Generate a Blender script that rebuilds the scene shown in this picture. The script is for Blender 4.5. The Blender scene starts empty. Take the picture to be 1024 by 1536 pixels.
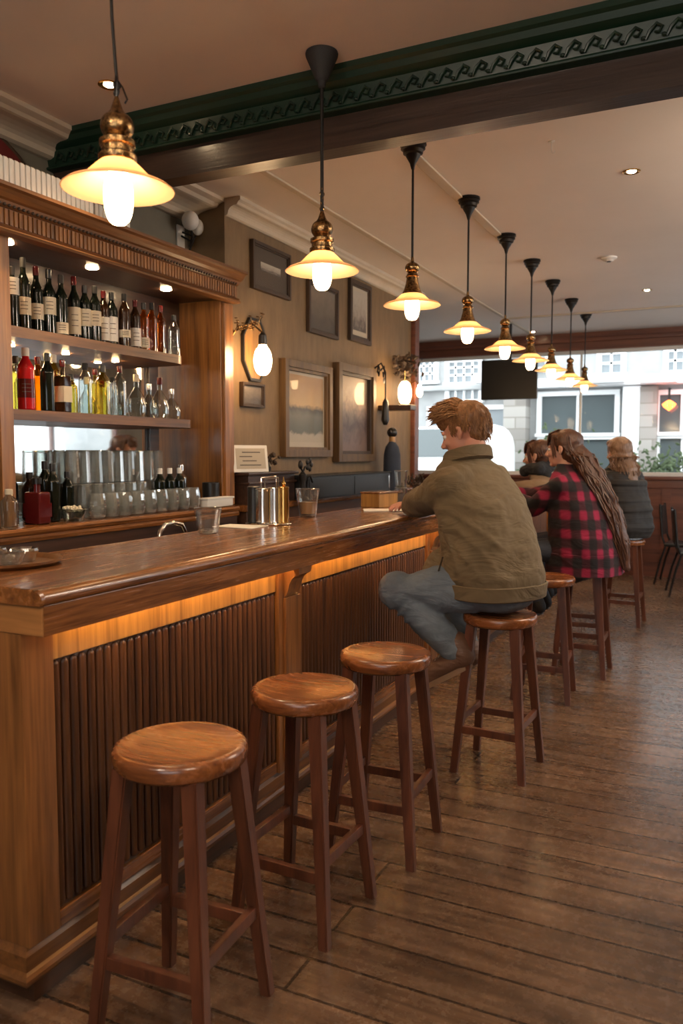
import bpy, bmesh, math, random
from mathutils import Vector, Matrix, Euler
from math import radians as R, sin, cos, pi
random.seed(7)
SC = bpy.context.scene
COL = SC.collection

# ------------------------------------------------------------------ camera
H = 1.5; FPX = 1200.0; YAW = R(25.7); PIT = R(4.19)
cam_d = bpy.data.cameras.new('camera'); cam = bpy.data.objects.new('camera', cam_d); COL.objects.link(cam)
cam.location = (0, 0, H); cam.rotation_euler = (R(90) - PIT, 0, YAW)
cam_d.sensor_fit = 'VERTICAL'; cam_d.sensor_height = 36; cam_d.sensor_width = 24
cam_d.lens = 36 * FPX / 1536; cam_d.clip_start = 0.02; cam_d.clip_end = 200
cam_d.dof.use_dof = True; cam_d.dof.focus_distance = 3.3; cam_d.dof.aperture_fstop = 3.2
SC.camera = cam
# ------------------------------------------------------------------ view
SC.view_settings.view_transform = 'Standard'; SC.view_settings.look = 'None'
SC.view_settings.gamma = 1; SC.view_settings.use_curve_mapping = False
SC.view_settings.exposure = 1.1
SC.cycles.use_denoising = True
SC.cycles.max_bounces = 10; SC.cycles.transparent_max_bounces = 24
SC.cycles.sample_clamp_indirect = 6
SC.cycles.caustics_reflective = False; SC.cycles.caustics_refractive = False
# ------------------------------------------------------------------ world
W = bpy.data.worlds.new('overcast_sky'); SC.world = W; W.use_nodes = True
bg = W.node_tree.nodes['Background']; bg.inputs[0].default_value = (0.94, 0.97, 1.0, 1); bg.inputs[1].default_value = 2.0
BULB = 23.0      # opal pendant bulbs
DOWN = 60.0      # recessed spots
SPOTW = 28.0
FILL_GLOBE = 40.0  # added fill globes, out of view
LED = 28.0       # strip under the counter

YB_ = -2.6
def portal(name, loc, rot, sx, sy):
    l = bpy.data.lights.new(name, 'AREA'); l.shape = 'RECTANGLE'; l.size = sx; l.size_y = sy
    l.cycles.is_portal = True
    o = bpy.data.objects.new(name, l); o.location = loc; o.rotation_euler = rot; COL.objects.link(o)
portal('front_window_daylight', (-1.4, 10.7, 2.0), (R(-90), 0, 0), 7.2, 1.7)
portal('rear_window_daylight', (0.4, YB_ - 0.2, 1.7), (R(90), 0, 0), 2.6, 1.4)
portal('side_window_daylight', (2.4, 7.5, 1.75), (0, R(90), 0), 1.7, 3.8)

# ------------------------------------------------------------------ sight-line helper (place by pixel on a known plane)
def at(px, py, x=None, y=None, z=None):
    u = (px - 512) / FPX; v = -(py - 768) / FPX
    f = cos(PIT) + v * sin(PIT); dz = v * cos(PIT) - sin(PIT)
    d = (u * cos(YAW) - f * sin(YAW), u * sin(YAW) + f * cos(YAW), dz)
    t = x / d[0] if x is not None else (y / d[1] if y is not None else (z - H) / d[2])
    return Vector((d[0] * t, d[1] * t, d[2] * t + H))

# ------------------------------------------------------------------ mesh builder
class MB:
    def __init__(s): s.bm = bmesh.new()
    def box(s, c, d, rot=None, bev=0.0, seg=2):
        m = Matrix.Translation(Vector(c))
        if rot is not None: m = m @ (rot.to_matrix().to_4x4() if isinstance(rot, Euler) else rot)
        r = bmesh.ops.create_cube(s.bm, size=1.0)
        vs = r['verts']
        bmesh.ops.scale(s.bm, vec=Vector(d), verts=vs)
        if bev > 0:
            es = {e for v in vs for e in v.link_edges}
            g = bmesh.ops.bevel(s.bm, geom=list(es), offset=bev, segments=seg, affect='EDGES', profile=0.5)
            vs = list({v for f in g['faces'] for v in f.verts} | {v for v in vs if v.is_valid})
        bmesh.ops.transform(s.bm, matrix=m, verts=vs)
        return s
    def bx(s, x0, x1, y0, y1, z0, z1, bev=0.0):
        return s.box(((x0+x1)/2, (y0+y1)/2, (z0+z1)/2), (abs(x1-x0), abs(y1-y0), abs(z1-z0)), bev=bev)
    def rings(s, rings, cap=True, close=False):
        vr = [[s.bm.verts.new(p) for p in r] for r in rings]
        n = len(vr[0])
        idx = list(range(len(vr) - 1)) + ([-1] if close else [])
        for i in idx:
            a, b = vr[i], vr[i + 1]
            for k in range(n):
                try: s.bm.faces.new((a[k], a[(k+1) % n], b[(k+1) % n], b[k]))
                except ValueError: pass
        if cap and not close:
            s.bm.faces.new(list(reversed(vr[0]))); s.bm.faces.new(vr[-1])
        return s
    def tube(s, pts, rad, seg=10, cap=True, sq=False, tw=0):
        pts = [Vector(p) for p in pts]
        if not hasattr(rad, '__len__'): rad = [rad] * len(pts)
        n = len(pts); up = None; rs = []
        for i, p in enumerate(pts):
            t = (pts[min(i+1, n-1)] - pts[max(i-1, 0)]).normalized()
            if up is None:
                up = Vector((0, 0, 1)) if abs(t.z) < 0.9 else Vector((1, 0, 0))
            a = t.cross(up)
            if a.length < 1e-6: a = t.orthogonal()
            a.normalize(); b = t.cross(a).normalized(); up = -b if False else (a.cross(t)).normalized()
            r = rad[i]; rs.append([p + (a * cos(2*pi*k/seg + tw) + b * sin(2*pi*k/seg + tw)) * r for k in range(seg)])
        return s.rings(rs, cap)
    def beam(s, p0, p1, w0, w1=None, ax=Vector((1, 0, 0))):
        """square tapered bar; w=(wx,wy); cross-sections stay horizontal"""
        w1 = w1 or w0; rs = []
        for p, w in ((Vector(p0), w0), (Vector(p1), w1)):
            rs.append([p + Vector((sx*w[0]/2, sy*w[1]/2, 0)) for sx, sy in ((-1,-1),(1,-1),(1,1),(-1,1))])
        return s.rings(rs)
    def lathe(s, prof, seg=24, c=(0, 0, 0), m=None, sx=1, sy=1):
        rs = []
        for r, z in prof:
            r = max(r, 1e-4)
            rs.append([Vector((r*sx*cos(2*pi*k/seg), r*sy*sin(2*pi*k/seg), z)) for k in range(seg)])
        M = Matrix.Translation(Vector(c)) @ (m if m is not None else Matrix.Identity(4))
        return s.rings([[M @ p for p in r] for r in rs])
    def ball(s, c, r, m=None, sub=3):
        if not hasattr(r, '__len__'): r = (r, r, r)
        g = bmesh.ops.create_icosphere(s.bm, subdivisions=sub, radius=1.0)
        M = Matrix.Translation(Vector(c)) @ (m if m is not None else Matrix.Identity(4)) @ Matrix.Diagonal((r[0], r[1], r[2], 1))
        bmesh.ops.transform(s.bm, matrix=M, verts=g['verts']); return s
    def caps(s, pts, rad, seg=12):
        s.tube(pts, rad, seg)
        for p, r in zip(pts, rad): s.ball(p, r, sub=2)
        return s
    def prism(s, poly, axis, a, b):
        def P(u, v, t): return Vector((t, u, v)) if axis == 'x' else (Vector((u, t, v)) if axis == 'y' else Vector((u, v, t)))
        return s.rings([[P(u, v, a) for u, v in poly], [P(u, v, b) for u, v in poly]])
    def mesh(s, name, smooth=True, ang=35):
        bmesh.ops.recalc_face_normals(s.bm, faces=s.bm.faces)
        me = bpy.data.meshes.new(name); s.bm.to_mesh(me); s.bm.free()
        if smooth:
            me.polygons.foreach_set('use_smooth', [True] * len(me.polygons))
            me.set_sharp_from_angle(angle=R(ang))
        return me
    def build(s, name, mat, parent=None, loc=(0, 0, 0), smooth=True, ang=35):
        return link(name, s.mesh(name, smooth, ang), mat, parent, loc)

def link(name, me, mat, parent=None, loc=(0, 0, 0)):
    o = bpy.data.objects.new(name, me); COL.objects.link(o)
    if not me.materials: me.materials.append(mat)
    o.parent = parent; o.location = loc
    if len(me.polygons) < 6000:
        wn = o.modifiers.new('weighted_normals', 'WEIGHTED_NORMAL'); wn.keep_sharp = True
    return o

def organic(mb, name, mat, parent=None, voxel=0.008, smooth=6, disp=None):
    """merge overlapping shapes into one continuous skin"""
    me = mb.mesh(name + '_tmp', False)
    o = bpy.data.objects.new('tmp', me); COL.objects.link(o)
    r = o.modifiers.new('r', 'REMESH'); r.mode = 'VOXEL'; r.voxel_size = voxel
    q = o.modifiers.new('s', 'SMOOTH'); q.iterations = smooth; q.factor = 0.5
    if disp:
        for sc, st, kind in disp:
            tx = bpy.data.textures.new(name, 'CLOUDS'); tx.noise_scale = sc; tx.noise_depth = 2
            d = o.modifiers.new('d', 'DISPLACE'); d.texture = tx; d.strength = st; d.mid_level = 0.5; d.texture_coords = 'LOCAL'
    dg = bpy.context.evaluated_depsgraph_get()
    m2 = bpy.data.meshes.new_from_object(o.evaluated_get(dg)); m2.name = name
    bpy.data.objects.remove(o); bpy.data.meshes.remove(me)
    m2.polygons.foreach_set('use_smooth', [True] * len(m2.polygons))
    return link(name, m2, mat, parent)

def tag(o, label=None, cat=None, group=None, kind=None):
    if label: o['label'] = label
    if cat: o['category'] = cat
    if group: o['group'] = group
    if kind: o['kind'] = kind
    return o
def thing(name, label, cat, loc=(0, 0, 0), rz=0, group=None):
    o = bpy.data.objects.new(name, None); COL.objects.link(o); o.empty_display_size = 0.1
    o.location = loc; o.rotation_euler = (0, 0, rz)
    return tag(o, label, cat, group)
def struct(mb, name, mat, **k):
    return tag(mb.build(name, mat, **k), kind='structure')
def dup(o, loc=None, rz=None, label=None, parent=None, scale=None):
    c = o.copy(); COL.objects.link(c)
    if parent is not None: c.parent = parent
    if loc is not None: c.location = loc
    if rz is not None: c.rotation_euler = (0, 0, rz)
    if scale: c.scale = scale
    if label: c['label'] = label
    for ch in list(o.children): dup(ch, parent=c)
    return c

# ------------------------------------------------------------------ materials
def mat(name, col=(0.5,)*3, rough=0.5, metal=0, **k):
    m = bpy.data.materials.new(name); m.use_nodes = True
    b = m.node_tree.nodes['Principled BSDF']
    b.inputs['Base Color'].default_value = (*col, 1); b.inputs['Roughness'].default_value = rough; b.inputs['Metallic'].default_value = metal
    for n, v in k.items(): b.inputs[n.replace('_', ' ')].default_value = v
    return m
def N(m, t, **k):
    n = m.node_tree.nodes.new(t)
    for a, v in k.items():
        if a.startswith('i_'): n.inputs[int(a[2:])].default_value = v
        else: setattr(n, a, v)
    return n
def L(m, a, b): m.node_tree.links.new(a, b)
def bsdf(m): return m.node_tree.nodes['Principled BSDF']
def ramp(m, fac, stops):
    r = N(m, 'ShaderNodeValToRGB'); el = r.color_ramp.elements
    while len(el) < len(stops): el.new(0.5)
    for e, (p, c) in zip(el, stops): e.position = p; e.color = (*c, 1)
    L(m, fac, r.inputs[0]); return r.outputs[0]
def coords(m, scale=(1, 1, 1), rand=False, rot=(0, 0, 0)):
    tc = N(m, 'ShaderNodeTexCoord'); mp = N(m, 'ShaderNodeMapping'); mp.inputs['Scale'].default_value = scale; mp.inputs['Rotation'].default_value = rot
    L(m, tc.outputs['Object'], mp.inputs[0])
    if rand:
        oi = N(m, 'ShaderNodeObjectInfo'); ml = N(m, 'ShaderNodeMath', operation='MULTIPLY', i_1=37.0); L(m, oi.outputs['Random'], ml.inputs[0])
        L(m, ml.outputs[0], mp.inputs['Location'])
    return mp.outputs[0]
def bump(m, fac, dist=0.002, st=0.5):
    b = N(m, 'ShaderNodeBump'); b.inputs['Strength'].default_value = st; b.inputs['Distance'].default_value = dist
    L(m, fac, b.inputs['Height']); L(m, b.outputs[0], bsdf(m).inputs['Normal']); return b
def noise(m, vec, scale, detail=4, rough=0.6, dist=0):
    n = N(m, 'ShaderNodeTexNoise'); n.inputs['Scale'].default_value = scale; n.inputs['Detail'].default_value = detail
    n.inputs['Roughness'].default_value = rough; n.inputs['Distortion'].default_value = dist
    L(m, vec, n.inputs[0]); return n.outputs[0]
def wood(name, dark, light, grain='y', rough=0.35, g=1.0, coat=0.3, bst=0.25):
    m = mat(name, rough=rough); sc = {'x': (0.7, 14, 14), 'y': (14, 0.7, 14), 'z': (14, 14, 0.7)}[grain]
    v = coords(m, tuple(s * g for s in sc), rand=True)
    n1 = noise(m, v, 1.6, 6, 0.62, 0.45); n2 = noise(m, v, 7, 3, 0.5)
    mx = N(m, 'ShaderNodeMath', operation='MULTIPLY_ADD', i_1=0.3); L(m, n2, mx.inputs[0]); 
    s2 = N(m, 'ShaderNodeMath', operation='MULTIPLY', i_1=0.8); L(m, n1, s2.inputs[0]); L(m, s2.outputs[0], mx.inputs[2])
    mid = tuple((a + b) / 2 for a, b in zip(dark, light))
    c = ramp(m, mx.outputs[0], [(0.36, dark), (0.54, mid), (0.72, light)])
    L(m, c, bsdf(m).inputs['Base Color']); bsdf(m).inputs['Coat Weight'].default_value = coat; bsdf(m).inputs['Coat Roughness'].default_value = 0.2
    rr = N(m, 'ShaderNodeMapRange'); rr.inputs[3].default_value = rough - 0.08; rr.inputs[4].default_value = rough + 0.12; L(m, n1, rr.inputs[0]); L(m, rr.outputs[0], bsdf(m).inputs['Roughness'])
    bump(m, mx.outputs[0], 0.002, bst); return m
def emit(name, col, s):
    m = bpy.data.materials.new(name); m.use_nodes = True; nt = m.node_tree
    b = bsdf(m); b.inputs['Base Color'].default_value = (*col, 1); b.inputs['Emission Color'].default_value = (*col, 1); b.inputs['Emission Strength'].default_value = s
    return m
def thin_glass(name, tint=(1, 1, 1), rough=0.02, refl=1.0):
    m = bpy.data.materials.new(name); m.use_nodes = True; nt = m.node_tree; nt.nodes.remove(bsdf(m))
    out = nt.nodes['Material Output']
    tr = N(m, 'ShaderNodeBsdfTransparent'); tr.inputs[0].default_value = (*tint, 1)
    gl = N(m, 'ShaderNodeBsdfGlossy'); gl.inputs['Roughness'].default_value = rough
    fr = N(m, 'ShaderNodeLayerWeight'); fr.inputs[0].default_value = 0.35 * refl
    mx = N(m, 'ShaderNodeMixShader'); L(m, fr.outputs['Facing'], mx.inputs[0]); L(m, tr.outputs[0], mx.inputs[1]); L(m, gl.outputs[0], mx.inputs[2])
    L(m, mx.outputs[0], out.inputs[0]); return m

M = {}
M['bar_y'] = wood('varnished_bar_wood', (0.070, 0.023, 0.007), (0.34, 0.125, 0.032), 'y', 0.24, 1.7, coat=0.5, bst=0.02)
M['bar_z'] = wood('varnished_upright_wood', (0.085, 0.033, 0.010), (0.32, 0.130, 0.038), 'z', 0.33)
M['bar_x'] = wood('varnished_end_wood', (0.16, 0.065, 0.018), (0.42, 0.185, 0.058), 'x', 0.35)
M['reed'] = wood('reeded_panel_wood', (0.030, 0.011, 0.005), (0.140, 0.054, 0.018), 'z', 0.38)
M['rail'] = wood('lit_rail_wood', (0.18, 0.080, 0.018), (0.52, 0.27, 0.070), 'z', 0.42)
M['plinth'] = wood('dark_plinth_wood', (0.030, 0.011, 0.005), (0.085, 0.034, 0.014), 'y', 0.5)
M['seat'] = wood('polished_seat_wood', (0.08, 0.023, 0.008), (0.33, 0.108, 0.030), 'x', 0.24, 1.5, coat=0.4, bst=0.06)
M['leg'] = wood('stool_leg_wood', (0.050, 0.015, 0.008), (0.160, 0.050, 0.021), 'z', 0.36)
M['cab'] = wood('cabinet_wood', (0.10, 0.037, 0.009), (0.40, 0.165, 0.040), 'z', 0.35)
M['cab_y'] = wood('cabinet_moulding_wood', (0.07, 0.026, 0.008), (0.23, 0.095, 0.027), 'y', 0.36, coat=0.08)
M['dark_y'] = wood('dark_stained_wood', (0.022, 0.010, 0.006), (0.080, 0.034, 0.018), 'y', 0.38)
M['beam'] = wood('black_oak_beam', (0.012, 0.007, 0.006), (0.050, 0.028, 0.019), 'x', 0.30, bst=0.9)
M['redwood'] = wood('red_brown_panelling', (0.075, 0.020, 0.010), (0.20, 0.062, 0.030), 'x', 0.4)
M['gilt'] = wood('bronzed_frame', (0.055, 0.028, 0.011), (0.17, 0.095, 0.036), 'z', 0.45, coat=0.0)
M['gilt_d'] = wood('dark_frame', (0.022, 0.012, 0.007), (0.065, 0.036, 0.018), 'z', 0.5, coat=0.0)
M['black'] = mat('black_paint', (0.012, 0.011, 0.010), 0.35)
M['black_m'] = mat('matt_black', (0.02, 0.018, 0.017), 0.75)
M['iron'] = mat('black_iron', (0.02, 0.017, 0.015), 0.45, 0.6)
M['chrome'] = mat('polished_steel', (0.72, 0.70, 0.67), 0.14, 1)
M['brass'] = mat('antique_brass', (0.30, 0.175, 0.070), 0.26, 1)
m = M['brass']; nb = noise(m, coords(m, (60, 60, 60)), 1.5, 4); L(m, ramp(m, nb, [(0.35, (0.09, 0.05, 0.025)), (0.6, (0.42, 0.26, 0.11))]), bsdf(m).inputs['Base Color']); bump(m, nb, 0.003, 0.6)
M['gold'] = mat('bright_brass', (0.75, 0.45, 0.14), 0.2, 1)
M['white'] = mat('white_paint', (0.75, 0.73, 0.68), 0.5)
M['cream'] = mat('cream_paper', (0.66, 0.58, 0.43), 0.8)
M['paper'] = mat('white_paper', (0.80, 0.77, 0.70), 0.85)
M['ink'] = mat('printed_ink', (0.10, 0.08, 0.07), 0.8)
M['mirror'] = mat('mirror_glass', (0.82, 0.84, 0.84), 0.03, 1)
M['glass'] = thin_glass('clear_drinking_glass', (0.97, 0.975, 0.97), 0.03, 1.3)
def milky(m, col, f):
    df = N(m, 'ShaderNodeBsdfDiffuse'); df.inputs[0].default_value = (*col, 1); mx = N(m, 'ShaderNodeMixShader'); mx.inputs[0].default_value = f; o_ = m.node_tree.nodes['Material Output']
    L(m, o_.inputs[0].links[0].from_socket, mx.inputs[1]); L(m, df.outputs[0], mx.inputs[2]); L(m, mx.outputs[0], o_.inputs[0]); return m
M['milky'] = milky(thin_glass('frosted_bar_glass', (0.95, 0.96, 0.95), 0.04, 1.3), (0.75, 0.75, 0.72), 0.09)
milky(M['glass'], (0.85, 0.85, 0.82), 0.025)
M['pane'] = thin_glass('window_glass', (0.96, 0.98, 0.98), 0.01, 0.25)
M['picglass'] = thin_glass('picture_glass', (1, 1, 1), 0.02, 0.02)
M['bulb'] = emit('lit_opal_bulb', (1.0, 0.645, 0.33), BULB)
M['spot'] = emit('lit_spot_lens', (1.0, 0.72, 0.42), DOWN)
M['globe'] = emit('fill_opal_globe', (1.0, 0.83, 0.66), FILL_GLOBE)
M['led'] = emit('lit_warm_strip', (1.0, 0.60, 0.20), LED)
M['puck'] = emit('lit_cabinet_spot', (1.0, 0.70, 0.38), 45)
M['puck2'] = emit('lit_shelf_spot', (1.0, 0.66, 0.30), 160)
M['sauce'] = mat('amber_drink', (0.60, 0.33, 0.13), 0.3)
def drink_glass(name, col, rough=0.08, trans=0.75):
    m = mat(name, col, rough); bsdf(m).inputs['Transmission Weight'].default_value = trans; bsdf(m).inputs['IOR'].default_value = 1.4; return m
M['bottle_k'] = drink_glass('black_green_bottle_glass', (0.010, 0.014, 0.009), 0.06, 0.35)
M['bottle_b'] = drink_glass('brown_bottle_glass', (0.045, 0.018, 0.007), 0.06, 0.4)
M['bottle_a'] = thin_glass('amber_spirit_bottle', (0.85, 0.42, 0.08), 0.04, 0.9)
M['bottle_y'] = thin_glass('yellow_spirit_bottle', (0.86, 0.70, 0.22), 0.04, 0.9)
M['bottle_c'] = thin_glass('clear_spirit_bottle', (0.82, 0.86, 0.84), 0.04, 1.1)
M['bottle_g'] = thin_glass('green_spirit_bottle', (0.35, 0.48, 0.20), 0.04, 0.9)
M['bottle_r'] = drink_glass('red_liqueur_bottle', (0.55, 0.015, 0.02), 0.1, 0.2)
M['bottle_m'] = drink_glass('maroon_bottle_glass', (0.13, 0.012, 0.012), 0.1, 0.3)
M['red'] = mat('deep_red_paint', (0.13, 0.012, 0.012), 0.6)
# opal lampshade: lets the bulb light through
m = M['shade'] = bpy.data.materials.new('opal_glass_shade'); m.use_nodes = True; b = bsdf(m); b.inputs['Base Color'].default_value = (0.86, 0.68, 0.48, 1); b.inputs['Roughness'].default_value = 0.25
tl = N(m, 'ShaderNodeBsdfTranslucent'); tl.inputs[0].default_value = (0.92, 0.71, 0.50, 1); mx = N(m, 'ShaderNodeMixShader'); mx.inputs[0].default_value = 0.6
L(m, b.outputs[0], mx.inputs[1]); L(m, tl.outputs[0], mx.inputs[2]); L(m, mx.outputs[0], m.node_tree.nodes['Material Output'].inputs[0])
# floor planks
m = M['floor'] = mat('worn_floor_boards', rough=0.4)
v = coords(m, (1, 1, 1)); br = N(m, 'ShaderNodeTexBrick'); L(m, v, br.inputs[0]); br.offset = 0.37; br.offset_frequency = 2; br.squash = 1
br.inputs['Color1'].default_value = (0.30, 0.30, 0.30, 1); br.inputs['Color2'].default_value = (0.72, 0.72, 0.72, 1); br.inputs['Mortar'].default_value = (0, 0, 0, 1)
br.inputs['Scale'].default_value = 1; br.inputs['Mortar Size'].default_value = 0.006; br.inputs['Mortar Smooth'].default_value = 0.2; br.inputs['Brick Width'].default_value = 2.9; br.inputs['Row Height'].default_value = 0.155
v2 = coords(m, (1.3, 16, 1)); g1 = noise(m, v2, 1.6, 6, 0.65, 0.8); v3 = coords(m, (1, 1, 1)); g2 = noise(m, v3, 2.2, 5, 0.7); g3 = noise(m, v3, 26, 4, 0.7)
c1 = ramp(m, g1, [(0.3, (0.062, 0.034, 0.019)), (0.52, (0.145, 0.083, 0.048)), (0.75, (0.250, 0.157, 0.096))])
mm = N(m, 'ShaderNodeMixRGB', blend_type='MULTIPLY', i_0=0.75); L(m, c1, mm.inputs[1])
c2 = ramp(m, g2, [(0.32, (0.48, 0.45, 0.43)), (0.68, (1.25, 1.2, 1.15))]); L(m, c2, mm.inputs[2])
m3 = N(m, 'ShaderNodeMixRGB', blend_type='MULTIPLY', i_0=0.8); L(m, mm.outputs[0], m3.inputs[1]); sc_ = ramp(m, br.outputs['Color'], [(0.0, (0.10, 0.09, 0.08)), (0.2, (0.75, 0.75, 0.75)), (0.9, (1.35, 1.35, 1.35))]); L(m, sc_, m3.inputs[2])
m4 = N(m, 'ShaderNodeMixRGB', blend_type='MIX'); L(m, ramp(m, g3, [(0.30, (0.14,)*3), (0.42, (0,)*3)]), m4.inputs[0]); L(m, m3.outputs[0], m4.inputs[1]); m4.inputs[2].default_value = (0.045, 0.030, 0.022, 1)
L(m, m4.outputs[0], bsdf(m).inputs['Base Color'])
rg = N(m, 'ShaderNodeMapRange'); rg.inputs[1].default_value = 0.3; rg.inputs[2].default_value = 0.7; rg.inputs[3].default_value = 0.20; rg.inputs[4].default_value = 0.33; L(m, g3, rg.inputs[0]); L(m, rg.outputs[0], bsdf(m).inputs['Roughness'])
ad = N(m, 'ShaderNodeMath', operation='MULTIPLY_ADD', i_1=0.10); L(m, g3, ad.inputs[0]); iv = N(m, 'ShaderNodeMath', operation='SUBTRACT', i_0=1.0); L(m, br.outputs['Fac'], iv.inputs[1]); L(m, iv.outputs[0], ad.inputs[2]); bump(m, ad.outputs[0], 0.003, 0.3)
# plaster
def plaster(name, a, b, sc=1.5, bst=0.3):
    m = mat(name, rough=0.85); v = coords(m); n = noise(m, v, sc, 6, 0.65); n2 = noise(m, v, 40, 4)
    L(m, ramp(m, n, [(0.3, a), (0.7, b)]), bsdf(m).inputs['Base Color']); bump(m, n2, 0.002, bst); return m
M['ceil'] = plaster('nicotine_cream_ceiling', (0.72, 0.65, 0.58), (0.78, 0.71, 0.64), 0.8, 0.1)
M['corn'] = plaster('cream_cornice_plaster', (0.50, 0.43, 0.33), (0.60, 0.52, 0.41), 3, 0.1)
m = M['wall'] = mat('brown_lined_wallcovering', rough=0.6); v = coords(m, (1, 5, 1.2)); n = noise(m, v, 2.2, 6, 0.7)
L(m, ramp(m, n, [(0.3, (0.150, 0.092, 0.042)), (0.7, (0.225, 0.145, 0.070))]), bsdf(m).inputs['Base Color']); bump(m, noise(m, coords(m), 30, 4), 0.002, 0.3)
M['wallgrey'] = plaster('grey_green_plaster', (0.135, 0.125, 0.098), (0.19, 0.175, 0.135), 2)
m = M['green'] = mat('carved_green_paint', rough=0.35); v = coords(m, (1, 1, 1)); vo = N(m, 'ShaderNodeTexVoronoi'); vo.inputs['Scale'].default_value = 26; L(m, v, vo.inputs[0])
L(m, ramp(m, vo.outputs['Distance'], [(0.1, (0.012, 0.034, 0.019)), (0.7, (0.004, 0.014, 0.008))]), bsdf(m).inputs['Base Color'])
M['green_p'] = mat('green_gloss_paint', (0.006, 0.024, 0.013), 0.35)
# street
M['stone'] = plaster('pale_street_stone', (0.30, 0.31, 0.31), (0.46, 0.47, 0.47), 1.2)
m = M['block'] = mat('banded_stone_blocks', rough=0.85); v = coords(m, rot=(R(90), 0, 0)); br = N(m, 'ShaderNodeTexBrick'); L(m, v, br.inputs[0]); br.inputs['Color1'].default_value = (0.22, 0.20, 0.18, 1); br.inputs['Color2'].default_value = (0.42, 0.40, 0.37, 1); br.inputs['Mortar'].default_value = (0.25, 0.23, 0.2, 1); br.inputs['Scale'].default_value = 1; br.inputs['Brick Width'].default_value = 0.5; br.inputs['Row Height'].default_value = 0.22; br.inputs['Mortar Size'].default_value = 0.012
L(m, br.outputs[0], bsdf(m).inputs['Base Color'])
M['ext_white'] = mat('white_window_paint', (0.85, 0.87, 0.88), 0.5)
M['ext_glass'] = mat('dark_shop_glass', (0.10, 0.12, 0.125), 0.08)
M['ext_glass2'] = mat('pale_upper_glass', (0.22, 0.25, 0.27), 0.1)
M['asphalt'] = plaster('grey_road', (0.16, 0.16, 0.17), (0.24, 0.24, 0.25), 4)
M['leaf'] = mat('street_leaves', (0.07, 0.10, 0.045), 0.8)
M['orange_lit'] = emit('lit_orange_lamp', (1.0, 0.13, 0.02), 5)
# people
M['skin'] = mat('pale_skin', (0.62, 0.30, 0.21), 0.5, 0, Subsurface_Weight=0.15, Subsurface_Scale=0.01)
M['skin2'] = mat('fair_skin', (0.66, 0.36, 0.26), 0.5, 0, Subsurface_Weight=0.15, Subsurface_Scale=0.01)
def cloth(name, a, b, fold=0.012, sc=1.0, rough=0.85, fs=(3, 3, 7)):
    m = mat(name, rough=rough); v = coords(m, fs); n = noise(m, v, 1.3 * sc, 3, 0.5, 1.2); w = noise(m, coords(m), 350, 2)
    L(m, ramp(m, noise(m, coords(m), 5, 5), [(0.3, a), (0.7, b)]), bsdf(m).inputs['Base Color'])
    mx = N(m, 'ShaderNodeMath', operation='MULTIPLY_ADD', i_1=0.03); L(m, w, mx.inputs[0]); L(m, n, mx.inputs[2]); bump(m, mx.outputs[0], fold * 2, 0.8)
    bsdf(m).inputs['Sheen Weight'].default_value = 0.03; return m
M['khaki'] = cloth('olive_waxed_cotton', (0.120, 0.086, 0.044), (0.165, 0.120, 0.064), 0.016)
M['khaki_d'] = mat('jacket_lining', (0.045, 0.030, 0.016), 0.9)
M['denim'] = cloth('faded_blue_denim', (0.085, 0.110, 0.140), (0.175, 0.215, 0.255), 0.012, 1.3)
M['denim_d'] = cloth('dark_denim', (0.02, 0.028, 0.045), (0.035, 0.045, 0.07), 0.01)
M['boot'] = cloth('brown_boot_leather', (0.085, 0.040, 0.022), (0.15, 0.075, 0.042), 0.006, 2, 0.5)
M['sole'] = mat('boot_sole', (0.22, 0.13, 0.07), 0.7)
M['puffer'] = cloth('dark_quilted_nylon', (0.010, 0.008, 0.007), (0.022, 0.017, 0.014), 0.008, 1, 0.75, (1, 1, 20))
M['tan'] = cloth('tan_wool_coat', (0.20, 0.13, 0.075), (0.28, 0.19, 0.115), 0.012)
M['scarf'] = cloth('black_knit_scarf', (0.010, 0.010, 0.012), (0.02, 0.02, 0.022), 0.01, 3)
def hairmat(name, a, b):
    m = mat(name, rough=0.42); v = coords(m, (60, 60, 8)); L(m, ramp(m, noise(m, v, 2, 4), [(0.3, a), (0.7, b)]), bsdf(m).inputs['Base Color']); bump(m, noise(m, v, 5, 3), 0.003, 0.5); return m
M['hair_ginger'] = hairmat('ginger_brown_hair', (0.13, 0.055, 0.020), (0.34, 0.165, 0.065))
M['hair_dark'] = hairmat('dark_auburn_hair', (0.035, 0.014, 0.008), (0.12, 0.048, 0.024))
M['hair_blond'] = hairmat('light_brown_hair', (0.12, 0.062, 0.034), (0.30, 0.17, 0.10))
M['eye'] = mat('eye_white', (0.7, 0.68, 0.65), 0.2)
m = M['plaid'] = mat('red_black_plaid_flannel', rough=0.9); tc = N(m, 'ShaderNodeTexCoord'); sx = N(m, 'ShaderNodeSeparateXYZ'); L(m, tc.outputs['Object'], sx.inputs[0])
def wave(m, src, period, off=0.0, sharp=3.0):
    a = N(m, 'ShaderNodeMath', operation='MULTIPLY_ADD', i_1=2*pi/period, i_2=off); L(m, src, a.inputs[0]); s_ = N(m, 'ShaderNodeMath', operation='SINE'); L(m, a.outputs[0], s_.inputs[0])
    b_ = N(m, 'ShaderNodeMath', operation='MULTIPLY_ADD', i_1=sharp, i_2=0.5); b_.use_clamp = True; L(m, s_.outputs[0], b_.inputs[0]); return b_.outputs[0]
xy = N(m, 'ShaderNodeMath', operation='MULTIPLY_ADD', i_1=0.75); L(m, sx.outputs[1], xy.inputs[0]); L(m, sx.outputs[0], xy.inputs[2])
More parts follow.
